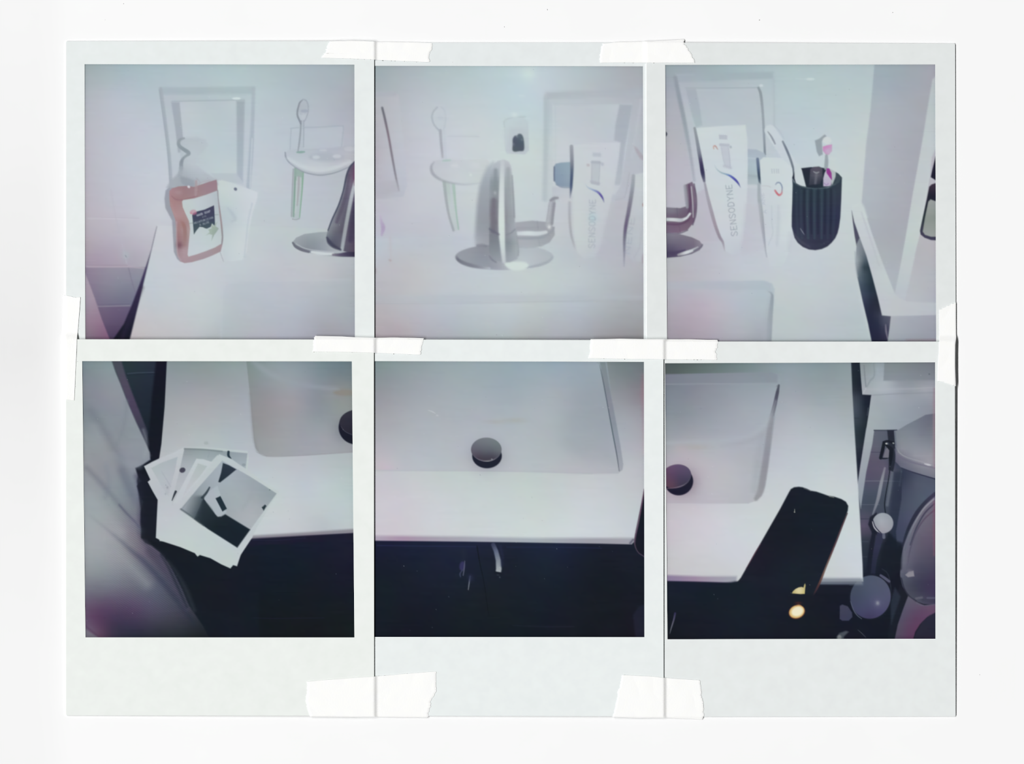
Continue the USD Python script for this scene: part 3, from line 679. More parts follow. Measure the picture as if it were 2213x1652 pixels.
k.poly([(1240, 314), (1262, 311), (1300, 309), (1341, 307.5), (1337, 345), (1328, 400), (1318, 445), (1306, 500), (1298, 535), (1286, 556), (1262, 560), (1248, 546), (1241, 515), (1238, 460), (1238, 400), (1241, 360)], field([(1255, 325, 197, 206, 212), (1300, 320, 196, 203, 213), (1330, 320, 197, 204, 214), (1255, 380, 196, 207, 210), (1300, 380, 196, 206, 212), (1320, 400, 194, 203, 210), (1255, 450, 196, 206, 211), (1300, 460, 192, 198, 207), (1255, 510, 194, 205, 209), (1290, 520, 188, 196, 204), (1265, 540, 191, 200, 205), (1262, 556, 188, 197, 205), (1285, 552, 185, 193, 203)]), 5, own="toothpaste_tube")
k.poly([(1310, 470), (1345, 420), (1352, 440), (1346, 540), (1300, 560), (1288, 560), (1300, 525)], (180, 183, 195), 16, .55)
k.poly([(1281, 330), (1299, 331), (1299, 339), (1280, 338)], (176, 186, 197), 3, .7)
for x in (1284, 1288, 1292, 1296):
    k.line([(x, 330), (x, 338)], 1, (166, 176, 190), 1.5, .5)
k.poly([(1279, 348), (1297, 349), (1294, 400), (1278, 397)], (180, 191, 200), 2.5, .8)
k.line([(1279, 348), (1297, 349), (1294, 400), (1278, 397), (1279, 348)], 1.6, (164, 172, 185), 2, .7, sm=False)
k.line([(1279, 351), (1297, 352)], 5, (164, 173, 184), 3, .7)
k.line([(1278, 393), (1294, 397)], 6, (168, 172, 186), 4, .7)
k.ell(1271, 357, 3.5, 3, (178, 170, 178), 3, .7)
k.ell(1302, 355, 3, 4, (168, 180, 196), 3, .7)
k.line([(1265, 398), (1270, 405), (1280, 410), (1292, 415.5), (1299, 423), (1303, 430), (1305.5, 438)], [.6, 2, 3, 4.6, 4.4, 3, .6], [(176, 190, 208), (166, 184, 204), (148, 162, 200), (118, 116, 178), (92, 80, 156), (96, 88, 158), (130, 130, 176)], 1.8)
k.glow(1281, 471, 10, 12, (172, 202, 211), .8)
k.text("SENSODYNE", 1285, 538, 1287, 430, 13, (146, 158, 174), 1.5, 2.6, .62)
k.poly([(1370, 378), (1394, 372), (1394, 566), (1366, 566), (1352, 545), (1353, 500), (1362, 440)], field([(1385, 400, 192, 203, 207), (1385, 450, 188, 196, 204), (1370, 500, 182, 192, 198), (1385, 530, 186, 192, 200), (1360, 550, 178, 184, 192)]), 4, own="white_tube")
k.line([(1369, 380), (1367.5, 400), (1364, 425), (1358, 460), (1352, 492), (1349.5, 520), (1349, 552), (1348.5, 576)], [7, 8, 8.5, 8.5, 7.5, 6, 3.5, 1.5], [(158, 167, 176), (148, 160, 170), (134, 138, 154), (116, 112, 136), (104, 96, 124), (118, 118, 138), (138, 138, 156), (158, 160, 176)], 3.5, own=None)
k.text("NENE", 1360, 552, 1372, 468, 12, (150, 158, 178), 1.5, 2.6, .55)
k.line([(1386, 500), (1382, 535), (1370, 558)], 3, (170, 174, 186), 4, .5)
k.poly([(1370, 316), (1377, 320), (1391, 338), (1391, 347), (1384, 344), (1375, 330)], (172, 161, 177), 4, .9)
k.ell(1390, 443, 2, 4, (170, 120, 132), 2.5, .7)
k.ell(1390, 560, 3, 10, (168, 150, 166), 5, .7)
# brush and dish
k.line([(968, 294.5), (1000, 294.5), (1034, 295)], 2.2, (183, 189, 202), 3, .7)
k.poly([(956, 391), (983, 394), (987, 440), (993, 497), (980, 500), (969, 470), (962, 432)], field([(966, 400, 176, 192, 190), (978, 410, 178, 200, 194), (975, 450, 190, 202, 202), (985, 490, 186, 198, 200)]), 2.5, own="toothbrush")
k.line([(960, 393), (964, 430), (970, 464), (980, 498)], [7, 6, 5, 5], [(160, 176, 174), (160, 170, 174), (162, 168, 174), (158, 166, 172)], 3, .9)
k.line([(974, 396), (976, 420), (977, 450)], [3, 4, 4], (190, 198, 207), 2.5, .8)
k.line([(980, 396), (983, 430), (986, 460), (991, 496)], [7, 4, 2.6, 2.2], [(166, 192, 184), (158, 188, 174), (148, 186, 168), (146, 184, 166)], 2.2, .9)
k.poly([(931, 364), (937, 351), (948, 346), (990, 345), (1050, 345), (1056, 360), (1048, 390), (1020, 397), (996, 398), (970, 394), (950, 385), (937, 374)], field([(940, 362, 188, 195, 205), (960, 380, 190, 197, 206), (985, 385, 197, 206, 212), (1030, 380, 194, 206, 205), (1000, 360, 196, 202, 211), (1030, 352, 198, 204, 210), (965, 356, 192, 199, 207)]), 4, own="toothbrush_holder", sm=True)
k.line([(938, 350), (932, 360), (934, 373), (943, 383), (958, 391), (978, 396), (1005, 399), (1040, 396)], [3, 5, 6.5, 6, 5, 4, 3, 2], [(168, 175, 186), (152, 158, 170), (150, 156, 169), (152, 158, 170), (158, 166, 174), (164, 172, 180), (170, 178, 188), (178, 187, 194)], 4.5, .75)
k.ell(983, 358, 9, 4, (203, 209, 217), 6, .8)
k.ell(1028, 357, 9, 4, (202, 208, 215), 6, .8)
k.ell(1017, 378, 3, 3, (207, 221, 218), 4, .7)
k.poly([(948, 282), (964, 282), (966, 344), (952, 344)], (190, 199, 210), 3, .8, own="toothbrush")
k.line([(951.5, 282), (953, 305), (955, 325), (956.5, 340)], [6, 5.5, 5, 4], [(162, 166, 180), (164, 168, 180), (162, 166, 178), (170, 172, 180)], 2.5, .9)
k.ell(949, 255, 13.5, 23, (190, 200, 209), 3, .9, -8, own="toothbrush")
k.line([(945, 232), (937, 241), (933.5, 252), (936, 265), (942, 275), (950, 283)], [3, 3.5, 3.5, 3.5, 3.5, 4], (167, 175, 188), 2.5, .85)
k.line([(953, 231), (960, 238), (963, 252), (962, 268), (958, 282)], 2.4, (178, 190, 200), 2.5, .7)
k.ell(952, 254, 8, 3, (182, 193, 205), 4, .7)
k.line([(957, 347.5), (965, 347), (973, 346.5)], [3, 4.5, 3], (166, 195, 186), 3, .85)
# coloured glimpses at the left edge
k.line([(821, 462), (824, 478), (828, 492), (825, 508)], [2, 6, 9, 5], [(188, 180, 204), (180, 164, 196), (172, 152, 188), (178, 162, 194)], 4, .9)
k.line([(843, 514), (844, 540), (846, 575)], 5, (190, 178, 190), 5, .5)
k.ell(843, 563, 3.5, 2.5, (178, 152, 162), 3, .6, 30)
k.ell(810, 585, 4, 8, (168, 148, 162), 5, .6)
# tap: the shadow, the base, the body, the lever
k.poly([(1052, 362), (1044, 380), (1036, 404), (1031, 440), (1028, 480), (1026, 512), (1028, 534), (1060, 534), (1064, 400), (1066, 350)], field([(1048, 400, 150, 160, 170), (1040, 440, 146, 152, 165), (1034, 490, 144, 146, 162), (1050, 500, 146, 146, 160), (1032, 530, 170, 174, 186), (1056, 370, 168, 178, 188), (1054, 520, 150, 152, 164)]), 13, .92, own="faucet_shadow")
k.ell(1090, 556, 106.5, 28, field([(990, 552, 150, 154, 167), (1020, 545, 150, 154, 166), (1040, 560, 140, 147, 159), (1065, 570, 146, 148, 162), (1090, 560, 168, 174, 184), (1140, 545, 177, 188, 198), (1170, 545, 176, 182, 195), (1180, 560, 172, 180, 192), (1050, 532, 134, 134, 148), (1120, 565, 190, 202, 205), (1010, 560, 146, 152, 165)]), 3, own="faucet_base")
k.line(arc(1090, 555, 103, 26.5, 178, 108, 9), [4, 6, 7, 8, 8, 8, 7, 6, 4], [(128, 130, 146), (116, 117, 134), (116, 118, 134), (122, 124, 140), (124, 126, 143), (126, 128, 145), (134, 135, 151), (150, 152, 166), (176, 182, 194)], 3.5)
k.line(arc(1090, 555, 103, 26.5, 62, 2, 8), [3, 5, 6, 6, 6, 5, 4, 3], (160, 168, 181), 3.5, .85)
k.poly([(1092, 568), (1130, 566), (1142, 574), (1132, 583), (1112, 585), (1098, 580)], (205, 220, 216), 6, .95, sm=True)
k.line([(1032, 531), (1042, 530), (1050, 532)], 6, (128, 128, 144), 4, .7)
k.poly([(1113, 481), (1150, 477), (1182, 480), (1198, 492), (1199, 508), (1188, 524), (1170, 533), (1140, 533), (1113, 534)], field([(1120, 486, 162, 162, 176), (1150, 483, 160, 160, 174), (1185, 488, 156, 157, 171), (1130, 526, 170, 172, 185), (1160, 526, 166, 169, 182), (1185, 515, 156, 160, 173)]), 3, own="faucet_lever")
k.line([(1116, 494), (1150, 493), (1180, 493)], [6, 6, 5], (156, 155, 170), 4, .8)
k.line([(1117, 505), (1140, 504.5), (1162, 505), (1180, 502)], [8, 9.5, 9, 7], [(198, 207, 214), (206, 215, 221), (200, 208, 216), (196, 204, 212)], 3)
k.line([(1119, 515), (1150, 515), (1172, 513), (1190, 503), (1197, 492)], [4, 5, 5, 5, 4], (148, 153, 168), 4, .85)
k.line([(1161, 478), (1163, 496)], 1.4, (142, 142, 158), 1.8, .7)
k.line([(1164, 514), (1166, 532)], 1.6, (152, 156, 170), 1.8, .7)
k.line([(1115, 534), (1140, 535.5), (1162, 533)], 2, (158, 164, 176), 3, .7)
k.line([(1186, 486), (1190, 462), (1193, 442), (1195, 434)], [15, 15, 15, 10], (166, 169, 181), 3, own="faucet_lever")
k.line([(1193, 484), (1195, 462), (1197.5, 440)], [6, 6, 6], (142, 142, 157), 3, .85)
k.line([(1184, 480), (1188, 455), (1190, 438)], 3, (178, 182, 193), 3, .8)
k.line([(1190, 433), (1197, 429), (1205, 428)], [5, 7, 5], (138, 140, 153), 3.5, .9)
k.glow(1187, 491, 3.5, 4.5, (212, 216, 222), .95)
k.poly([(1057, 545), (1057, 470), (1058, 400), (1060, 372), (1066, 355), (1077, 347.5), (1090, 345), (1100, 350), (1105, 362), (1108, 390), (1111, 430), (1113, 480), (1118, 520), (1122, 545), (1118, 560), (1102, 567), (1084, 567), (1066, 562)], field([
    (1062, 370, 170, 180, 190), (1080, 352, 180, 187, 197), (1098, 356, 182, 186, 197), (1062, 420, 148, 158, 168), (1062, 480, 140, 140, 154), (1070, 400, 126, 138, 145), (1072, 440, 120, 123, 136), (1068, 480, 118, 114, 129), (1068, 510, 120, 123, 138), (1066, 545, 134, 143, 151), (1098, 400, 158, 170, 174), (1104, 440, 160, 170, 176), (1102, 490, 150, 154, 168), (1110, 500, 164, 168, 181), (1102, 530, 132, 140, 154), (1116, 540, 160, 170, 178), (1108, 560, 158, 164, 177), (1075, 560, 148, 154, 166)], 8), 4, own="faucet")
k.line([(1071, 368), (1070, 410), (1068, 424)], [8, 9, 8], (132, 143, 151), 7, .7)
k.line([(1067, 432), (1066, 470), (1066, 500)], [9, 10, 10], (114, 109, 124), 6, .75)
k.line([(1098, 365), (1099, 400), (1101, 440), (1100, 480)], [8, 8, 7, 7], (150, 160, 166), 5, .6)
k.line([(1086, 350), (1085, 380), (1084, 430), (1084, 490), (1086, 530), (1089, 565)], [8, 10, 12, 14, 11, 8], [(190, 197, 205), (197, 206, 209), (204, 216, 216), (205, 220, 216), (201, 213, 214), (190, 198, 205)], 5)
k.line([(1058, 495), (1067, 501), (1078, 507)], [4, 6, 4], (104, 104, 122), 4, .7)
k.line([(1094, 508), (1104, 504), (1113, 496)], [2, 3, 3], (128, 132, 148), 3, .7)
k.line([(1107, 380), (1110, 430), (1112, 470)], [2.5, 3, 3], (132, 138, 150), 3.5, .6)
k.line([(1115, 500), (1120, 535), (1120, 553)], [3, 3, 3], (146, 152, 164), 3.5, .6)
k.glow(1070, 417, 3, 4, (178, 188, 194), .6)
k.line([(1058, 554), (1064, 562), (1072, 567)], [3, 4, 3], (124, 126, 142), 3, .8)
photo("um", "instant photo of a brushed steel faucet between a toothbrush dish and toothpaste tube", k, 6, 0.9)

# ================================================================ picture 3, top right: toothpaste, black cup with brushes, shelf
k = ink_of("ur")
for nm, lb in (("countertop", "pale countertop in the picture"), ("sink", "corner of the white sink"), ("wall_niche", "white recessed wall niche"), ("faucet_lever", "dark steel lever bent upwards"), ("faucet_base", "dark steel base plate edge"), ("bottle_cap", "pale blue cap between two tubes"),
               ("toothpaste_tube", "white toothpaste tube with blue swoosh and upright lettering"), ("white_tube", "white tube with a red and blue ring"), ("white_toothbrush", "long white toothbrush leaning into the cup"), ("cup", "black ribbed tumbler"), ("cup_mouth", "dark inside of the tumbler"), ("toothbrush", "pink and white child's toothbrush"), ("dark_handle", "dark grey handle in the tumbler"),
               ("shelf_panel", "grey side panel of the shelf"), ("shelf_frame", "white shelf frame"), ("dark_gap", "dark gap beside the countertop"), ("dark_bottle", "black bottle cut by the right edge"), ("bottle_label", "grey green label of the bottle")):
    k.part(nm, lb)
k.all(field([
    (1445, 150, 150, 168, 174), (1550, 148, 160, 178, 187), (1700, 150, 174, 194, 200), (1860, 155, 178, 196, 200), (1445, 220, 172, 172, 188), (1445, 300, 178, 172, 190), (1450, 400, 187, 180, 198), (1700, 200, 181, 199, 207),
    (1760, 250, 184, 202, 210), (1850, 250, 188, 203, 206), (1800, 330, 193, 207, 213), (1860, 340, 195, 207, 208), (1700, 340, 191, 205, 213), (1850, 430, 196, 208, 210), (1470, 560, 182, 175, 190), (1530, 500, 187, 181, 199),
    (1625, 500, 190, 196, 208), (1680, 560, 196, 206, 212), (1830, 500, 193, 204, 209)]))
k.poly([(1430, 545), (1560, 520), (1700, 520), (1835, 440), (1845, 460), (1848, 560), (1860, 650), (1886, 745), (1430, 745)], field([
    (1450, 580, 178, 178, 188), (1500, 590, 184, 177, 193), (1600, 590, 192, 198, 207), (1720, 580, 193, 205, 211), (1800, 580, 193, 203, 209), (1700, 700, 185, 198, 200), (1850, 700, 180, 192, 199), (1780, 650, 189, 200, 205), (1700, 620, 194, 203, 206), (1560, 570, 190, 192, 205), (1830, 480, 196, 208, 210), (1640, 540, 192, 197, 208)]), 14, own="countertop")
k.poly([(1430, 608), (1550, 607), (1650, 607), (1668, 612), (1674, 625), (1672, 660), (1666, 745), (1430, 745)], field([
    (1445, 640, 174, 172, 187), (1500, 640, 182, 174, 192), (1580, 640, 184, 186, 202), (1650, 635, 177, 191, 201), (1462, 690, 172, 156, 175), (1500, 700, 174, 158, 178), (1550, 710, 173, 164, 183), (1540, 670, 186, 176, 194), (1600, 660, 181, 187, 202), (1600, 720, 174, 175, 187), (1640, 680, 176, 186, 196), (1640, 728, 162, 166, 176), (1460, 728, 158, 148, 164)]), 4, own="sink")
k.poly([(1430, 609), (1655, 608), (1668, 616), (1668, 632), (1655, 628), (1430, 626)], (172, 182, 195), 5, .5)
k.line([(1660, 630), (1668, 636), (1668, 650), (1664, 690), (1661, 740)], [2, 4, 7, 10, 12], [(168, 180, 190), (142, 154, 166), (142, 153, 165), (150, 160, 172), (148, 157, 168)], 4, .9)
k.line([(1655, 735), (1660, 680), (1666, 640)], [14, 8, 2], (166, 172, 184), 14, .5)
# niche
k.poly([(1457, 172), (1462, 161), (1665, 157), (1674, 165), (1674, 330), (1650, 345), (1500, 420), (1476, 260)], field([(1475, 180, 172, 182, 193), (1560, 178, 170, 184, 193), (1650, 175, 174, 190, 199), (1480, 240, 182, 190, 202), (1500, 330, 188, 192, 206), (1660, 240, 184, 198, 207), (1660, 320, 188, 199, 208), (1580, 182, 178, 186, 198)]), 4, own="wall_niche")
k.poly([(1459, 160), (1672, 155), (1670, 170), (1465, 178)], (158, 174, 184), 7, .7)
k.line([(1459.5, 168), (1467, 206), (1476, 248), (1484, 290), (1492, 334), (1500, 390)], [8, 9, 9, 8, 7, 6], [(144, 154, 166), (142, 154, 165), (144, 154, 168), (152, 160, 174), (160, 164, 180), (170, 172, 188)], 6, .9)
k.line([(1672, 170), (1673, 240), (1673, 280)], 4, (172, 185, 195), 5, .6)
k.poly([(1482, 191), (1640, 190), (1648, 240), (1652, 336), (1612, 340), (1600, 300), (1505, 300), (1494, 250)], field([(1520, 210, 177, 189, 199), (1570, 230, 179, 190, 201), (1620, 210, 180, 190, 201), (1540, 260, 182, 194, 204), (1630, 280, 183, 194, 204), (1630, 330, 188, 200, 208)]), 2)
k.line([(1482, 190.5), (1560, 190.5), (1636, 189.5)], 2.4, (160, 172, 182), 2.2, .8)
k.poly([(1482, 192), (1504, 192), (1512, 230), (1518, 271), (1504, 276), (1494, 245)], grad((1490, 192), (1500, 275), (0, (164, 175, 187)), (1, (168, 182, 192))), 4, .9)
k.line([(1639, 190), (1644, 204), (1648, 240), (1651, 290), (1653, 334)], [5, 6, 5.5, 5, 4.5], [(140, 152, 162), (142, 153, 164), (150, 160, 172), (146, 157, 170), (122, 134, 148)], 2.5)
k.ell(1645, 185, 4, 3, (205, 215, 222), 3, .7)
k.ell(1438, 290, 4, 5, (70, 72, 90), 2, .9)
k.line([(1440, 283), (1462, 280)], 1, (166, 164, 182), 1.5, .5)
# lever and base of the tap
k.poly([(1436, 448), (1470, 450), (1484, 446), (1480, 400), (1496, 393), (1503, 410), (1505, 450), (1500, 480), (1486, 497), (1466, 504), (1436, 504)], field([(1490, 410, 122, 104, 126), (1498, 440, 118, 100, 124), (1490, 470, 104, 82, 106), (1450, 456, 132, 126, 144), (1450, 468, 106, 88, 110), (1470, 470, 112, 94, 114), (1460, 495, 124, 98, 124), (1490, 490, 126, 100, 124)], 10), 2.5, own="faucet_lever")
k.line([(1480, 402), (1483, 430), (1485, 448)], [6, 7, 6], (150, 146, 164), 3, .8)
k.line([(1494, 404), (1497, 440), (1498, 470)], [2.6, 2.6, 2], (196, 192, 206), 2.2, .7)
k.line([(1489, 400), (1492, 440), (1488, 462)], [4, 5, 5], (92, 68, 94), 3.5, .8)
k.line([(1500, 398), (1505, 430), (1504, 462), (1497, 486)], 3, (100, 84, 108), 2.5, .8)
k.line([(1438, 474.5), (1455, 475), (1472, 476), (1482, 472)], [7, 7.5, 7.5, 5], [(190, 198, 205), (204, 206, 212), (186, 182, 196), (184, 182, 194)], 2.5)
k.line([(1478, 475), (1486, 470), (1491, 463)], [4, 6, 5], (206, 206, 216), 2.6)
k.glow(1491, 465, 3, 4, (222, 222, 230), .9)
k.line([(1438, 484), (1466, 485), (1484, 478), (1494, 465)], [4, 4, 5, 4], (98, 72, 98), 3.5, .8)
k.line([(1463, 450), (1464, 470)], 1.4, (96, 92, 112), 1.8, .6)
k.line([(1467, 487), (1470, 502)], 1.6, (110, 86, 110), 1.8, .6)
k.line([(1436, 504), (1466, 505), (1486, 498)], 2.2, (100, 86, 110), 2, .8)
k.poly([(1436, 505), (1468, 506), (1495, 513), (1512, 521), (1519, 531), (1512, 541), (1495, 549), (1470, 555), (1436, 558)], field([(1450, 515, 128, 116, 136), (1490, 520, 122, 110, 132), (1450, 530, 106, 96, 118), (1500, 528, 116, 102, 124), (1448, 545, 78, 70, 98), (1480, 540, 110, 98, 122), (1510, 530, 138, 130, 148)], 10), 2.2, own="faucet_base")
k.line([(1436, 550), (1460, 547), (1480, 541)], [12, 8, 3], (76, 66, 96), 5, .8)
k.line([(1466, 551), (1482, 546.5), (1496, 541.5), (1508, 535)], [5, 7, 6, 4], [(150, 142, 160), (206, 208, 214), (196, 198, 206), (168, 166, 180)], 2.8)
k.line([(1500, 542), (1514, 535), (1518, 529)], [4, 4, 3], (112, 108, 128), 2.2, .8)
# what shows between the tubes
k.poly([(1614, 322), (1634, 323), (1652, 331), (1656, 340), (1650, 400), (1614, 400)], field([(1622, 328, 166, 178, 194), (1640, 332, 168, 180, 196), (1625, 350, 172, 192, 203), (1632, 370, 170, 190, 200), (1625, 382, 158, 172, 182), (1625, 395, 176, 190, 198)], 10), 3, .95, own="bottle_cap")
k.line([(1617, 342), (1634, 343)], 2, (190, 204, 212), 2.5, .6)
k.line([(1618, 380), (1640, 382)], 5, (156, 170, 180), 4, .6)
k.line([(1614, 403), (1640, 404)], 8, (196, 201, 210), 5, .7)
k.line([(1637, 344), (1639, 362), (1641, 380), (1642, 396)], [6, 7, 7, 5], [(110, 122, 150), (92, 106, 134), (66, 78, 100), (108, 120, 136)], 2.5)
k.ell(1643, 384, 3.5, 5, (62, 74, 94), 3, .8)
k.line([(1640, 398), (1641, 430), (1646, 470), (1650, 500), (1654, 530), (1657, 556)], [6, 8, 9, 8.5, 6, 2], [(162, 172, 182), (162, 172, 180), (154, 162, 172), (148, 155, 168), (152, 158, 170), (172, 178, 190)], 3.5)
# white brush leaning to the cup, behind the second tube
k.line([(1664, 282), (1680, 306), (1700, 338), (1722, 372), (1736, 402)], [24, 24, 22, 20, 20], (198, 209, 216), 3, own="white_toothbrush")
k.line([(1659.5, 285), (1666, 294), (1671, 303), (1675, 311)], [2, 3.5, 4, 3], (140, 147, 160), 2, .9)
k.line([(1674, 272), (1686, 286), (1694, 300)], 2, (174, 187, 198), 3, .6)
k.line([(1691.5, 306), (1700, 324), (1708, 344), (1714, 364), (1717, 384)], [4, 5, 5, 4.5, 5], [(132, 143, 156), (116, 128, 142), (122, 132, 146), (106, 116, 130), (70, 80, 94)], 2.2)
# first tube
k.poly([(1505, 277), (1530, 275), (1570, 272), (1611, 270), (1615, 300), (1616, 350), (1615, 410), (1612, 470), (1606, 520), (1598, 548), (1582, 552), (1568, 542), (1556, 514), (1543, 468), (1530, 422), (1521, 380), (1513, 326)], field([(1525, 300, 202, 213, 217), (1580, 290, 200, 210, 216), (1605, 290, 200, 212, 212), (1530, 360, 200, 210, 217), (1600, 360, 202, 212, 218), (1545, 430, 201, 213, 214), (1600, 430, 201, 210, 218), (1560, 500, 200, 208, 216), (1600, 500, 198, 208, 213), (1585, 530, 194, 202, 211), (1580, 552, 191, 197, 207), (1604, 535, 192, 199, 208)]), 3.5, own="toothpaste_tube")
k.poly([(1610, 440), (1642, 440), (1655, 540), (1600, 552)], (190, 188, 202), 10, .5)
k.line([(1501, 277), (1506, 302), (1511, 330), (1515, 352), (1518.5, 374), (1522, 392)], [5, 6.5, 8, 8, 8.5, 5], [(146, 152, 162), (138, 145, 158), (124, 128, 148), (72, 66, 98), (58, 58, 88), (112, 112, 134)], 2.5)
k.line([(1523, 396), (1529, 425), (1537, 456), (1546, 488), (1555, 512), (1562, 524), (1566, 542)], [4, 6.5, 7.5, 7, 6.5, 5, 1.5], [(154, 150, 168), (162, 160, 174), (160, 152, 168), (158, 145, 162), (150, 138, 156), (158, 148, 166), (178, 172, 188)], 2.8)
k.poly([(1553, 291), (1572, 293), (1572, 302), (1554, 301)], (182, 186, 200), 2.5, .8)
for x in (1556, 1560, 1564, 1568):
    k.line([(x, 292), (x + .5, 301)], 1.2, (166, 170, 186), 1.5, .7)
k.line([(1542.5, 322), (1542, 317), (1546, 316), (1551, 323)], [2, 2.6, 3, 1.8], [(206, 150, 144), (200, 146, 140), (188, 132, 132), (180, 150, 150)], 2, .85)
k.poly([(1556, 311), (1574, 313), (1578, 340), (1580, 365), (1566, 360), (1560, 335)], (188, 194, 206), 3, .8)
k.line([(1557, 313), (1574, 314)], 6, (178, 182, 197), 3, .8)
k.line([(1559, 318), (1563, 345), (1567, 358)], 1.6, (178, 188, 200), 2, .6)
k.line([(1574, 318), (1577, 345), (1578, 362)], 1.8, (176, 182, 196), 2, .7)
k.line([(1565, 359), (1579, 363)], 6, (184, 186, 200), 4, .7)
k.ell(1579, 318, 2.6, 3, (164, 176, 186), 2.5, .8)
k.line([(1544, 357), (1549, 366), (1558, 373), (1568, 376.5), (1578, 380.5), (1588, 388), (1595, 396), (1600.5, 406)], [.6, 2, 3, 3.2, 4.4, 5, 3.8, .8], [(186, 200, 206), (172, 192, 200), (158, 182, 190), (140, 166, 190), (104, 114, 180), (88, 86, 164), (92, 92, 160), (150, 158, 180)], 1.6)
k.text("SENSODYNE", 1594, 511, 1581, 397, 13, (142, 154, 166), 1.4, 1.6, .85)
# second tube
k.poly([(1642, 347), (1650, 340), (1690, 342), (1712, 364), (1714, 400), (1713, 450), (1710, 500), (1705, 545), (1692, 575), (1664, 575), (1656, 545), (1651, 480), (1647, 420), (1643, 380)], field([(1655, 360, 202, 213, 215), (1700, 370, 203, 213, 219), (1660, 420, 201, 208, 217), (1705, 430, 203, 216, 217), (1665, 480, 194, 204, 212), (1700, 490, 202, 217, 218), (1670, 525, 199, 207, 214), (1695, 530, 200, 211, 215), (1680, 558, 196, 206, 212), (1700, 556, 195, 206, 211), (1680, 460, 196, 206, 215)]), 2.8, own="white_tube")
for x in (1668, 1673, 1678, 1682):
    k.line([(x, 366), (x + .5, 374)], 2, (170, 176, 193), 2, .65)
k.line([(1645, 402), (1658, 402), (1666, 405)], [1, 1.6, 1.6], (184, 178, 188), 2.5, .6)
k.line([(1676, 399), (1680, 395), (1686, 396), (1690, 404), (1690, 412)], [2.4, 2.8, 2.8, 2.8, 2.6], [(160, 168, 190), (138, 148, 176), (140, 150, 178), (140, 148, 178), (150, 150, 172)], 1.8)
k.line([(1675, 412), (1679, 418), (1684, 422), (1689, 418), (1690, 412)], [4, 4.2, 4.4, 4, 2.6], [(196, 128, 140), (196, 110, 126), (196, 120, 132), (198, 140, 152), (170, 146, 166)], 1.8)
k.text("AVANE", 1657, 462, 1650, 416, 8, (170, 178, 196), 1.3, 2, .6)
k.line([(1668, 446), (1668, 480), (1670, 505), (1660, 530)], 2, (182, 192, 202), 3, .7)
k.line([(1682, 446), (1682, 480), (1679, 530)], [5, 8, 6], (186, 196, 205), 6, .6)
k.line([(1706, 505), (1704, 540)], 8, (182, 192, 200), 8, .3)
# the cup and what stands in it
k.poly([(1712, 384), (1716, 372), (1730, 364), (1752, 361.5), (1772, 362), (1796, 366), (1812, 376), (1819, 384), (1812, 400), (1766, 410), (1722, 402)], field([(1740, 375, 40, 46, 60), (1760, 400, 38, 44, 58), (1805, 385, 46, 56, 68), (1790, 370, 42, 46, 60)], 10), 2, own="cup_mouth", sm=False)
k.poly([(1751, 366), (1758, 361), (1770, 360), (1777, 364), (1778, 385), (1772, 398), (1748, 400), (1750, 380)], field([(1764, 364, 86, 80, 96), (1755, 385, 68, 70, 84), (1766, 380, 96, 94, 108), (1775, 390, 52, 52, 68)], 8), 2.5, own="dark_handle")
k.line([(1758, 371), (1764, 374), (1770, 372)], [2, 3.4, 2], (150, 150, 164), 2, .8)
k.line([(1764, 378), (1762, 396)], [5, 5], (112, 110, 124), 5, .7)
k.poly([(1716, 362), (1726, 352), (1733, 368), (1742, 404), (1732, 403), (1720, 396), (1717, 386)], field([(1724, 365, 196, 208, 213), (1732, 392, 198, 208, 213)]), 2.2, own="white_toothbrush")
k.poly([(1761, 304), (1770, 300), (1782, 291), (1786, 294), (1776, 306), (1777, 320), (1778, 334), (1770, 338), (1765, 328)], (146, 158, 167), 3.5, .95)
k.ell(1787, 304, 9.5, 8, (204, 213, 214), 4, .95, 0, own="toothbrush")
k.poly([(1778, 317), (1788, 314), (1798, 312), (1798, 327), (1791, 335), (1785, 335), (1778, 326)], field([(1786, 318, 198, 134, 186), (1792, 314, 200, 140, 190), (1788, 326, 196, 168, 204), (1782, 333, 192, 140, 186), (1797, 326, 192, 160, 196)], 5), 3, own="toothbrush")
k.line([(1786, 337), (1786, 350), (1785, 364)], [6, 8, 8], (148, 158, 168), 3, .9, own="toothbrush")
k.poly([(1794, 338), (1806, 340), (1809, 375), (1798, 402), (1792, 380)], (197, 208, 211), 4, .85, own="toothbrush")
k.poly([(1782, 374), (1788, 363), (1794, 366), (1797, 384), (1796, 403), (1779, 403), (1779, 386)], field([(1785, 380, 190, 180, 204), (1788, 396, 184, 164, 200), (1794, 400, 186, 166, 200)], 6), 2, own="toothbrush")
k.poly([(1786, 364), (1792, 364), (1797, 374), (1798, 390), (1793, 384), (1786, 374)], (146, 62, 142), 2)
k.line([(1781, 396), (1786, 400), (1790, 397)], 1.6, (146, 108, 164), 1.6, .7)
k.poly([(1712, 384), (1716, 394), (1726, 401), (1742, 406), (1766, 408.5), (1790, 406), (1806, 398), (1814, 388), (1819.5, 384), (1818, 430), (1816, 470), (1813, 492), (1810, 504), (1805, 515), (1797, 525), (1788, 533), (1776, 538.5), (1762, 541), (1748, 539.5), (1735, 534), (1724, 525), (1717, 514), (1711, 490), (1711, 465), (1712, 440), (1713, 400)], field([(1720, 420, 46, 58, 72), (1760, 420, 46, 58, 72), (1800, 420, 50, 58, 74), (1720, 470, 44, 50, 72), (1765, 480, 44, 50, 70), (1805, 470, 50, 52, 78), (1730, 515, 60, 64, 82), (1765, 530, 52, 56, 74), (1800, 505, 50, 52, 74)]), 2.5, own="cup")
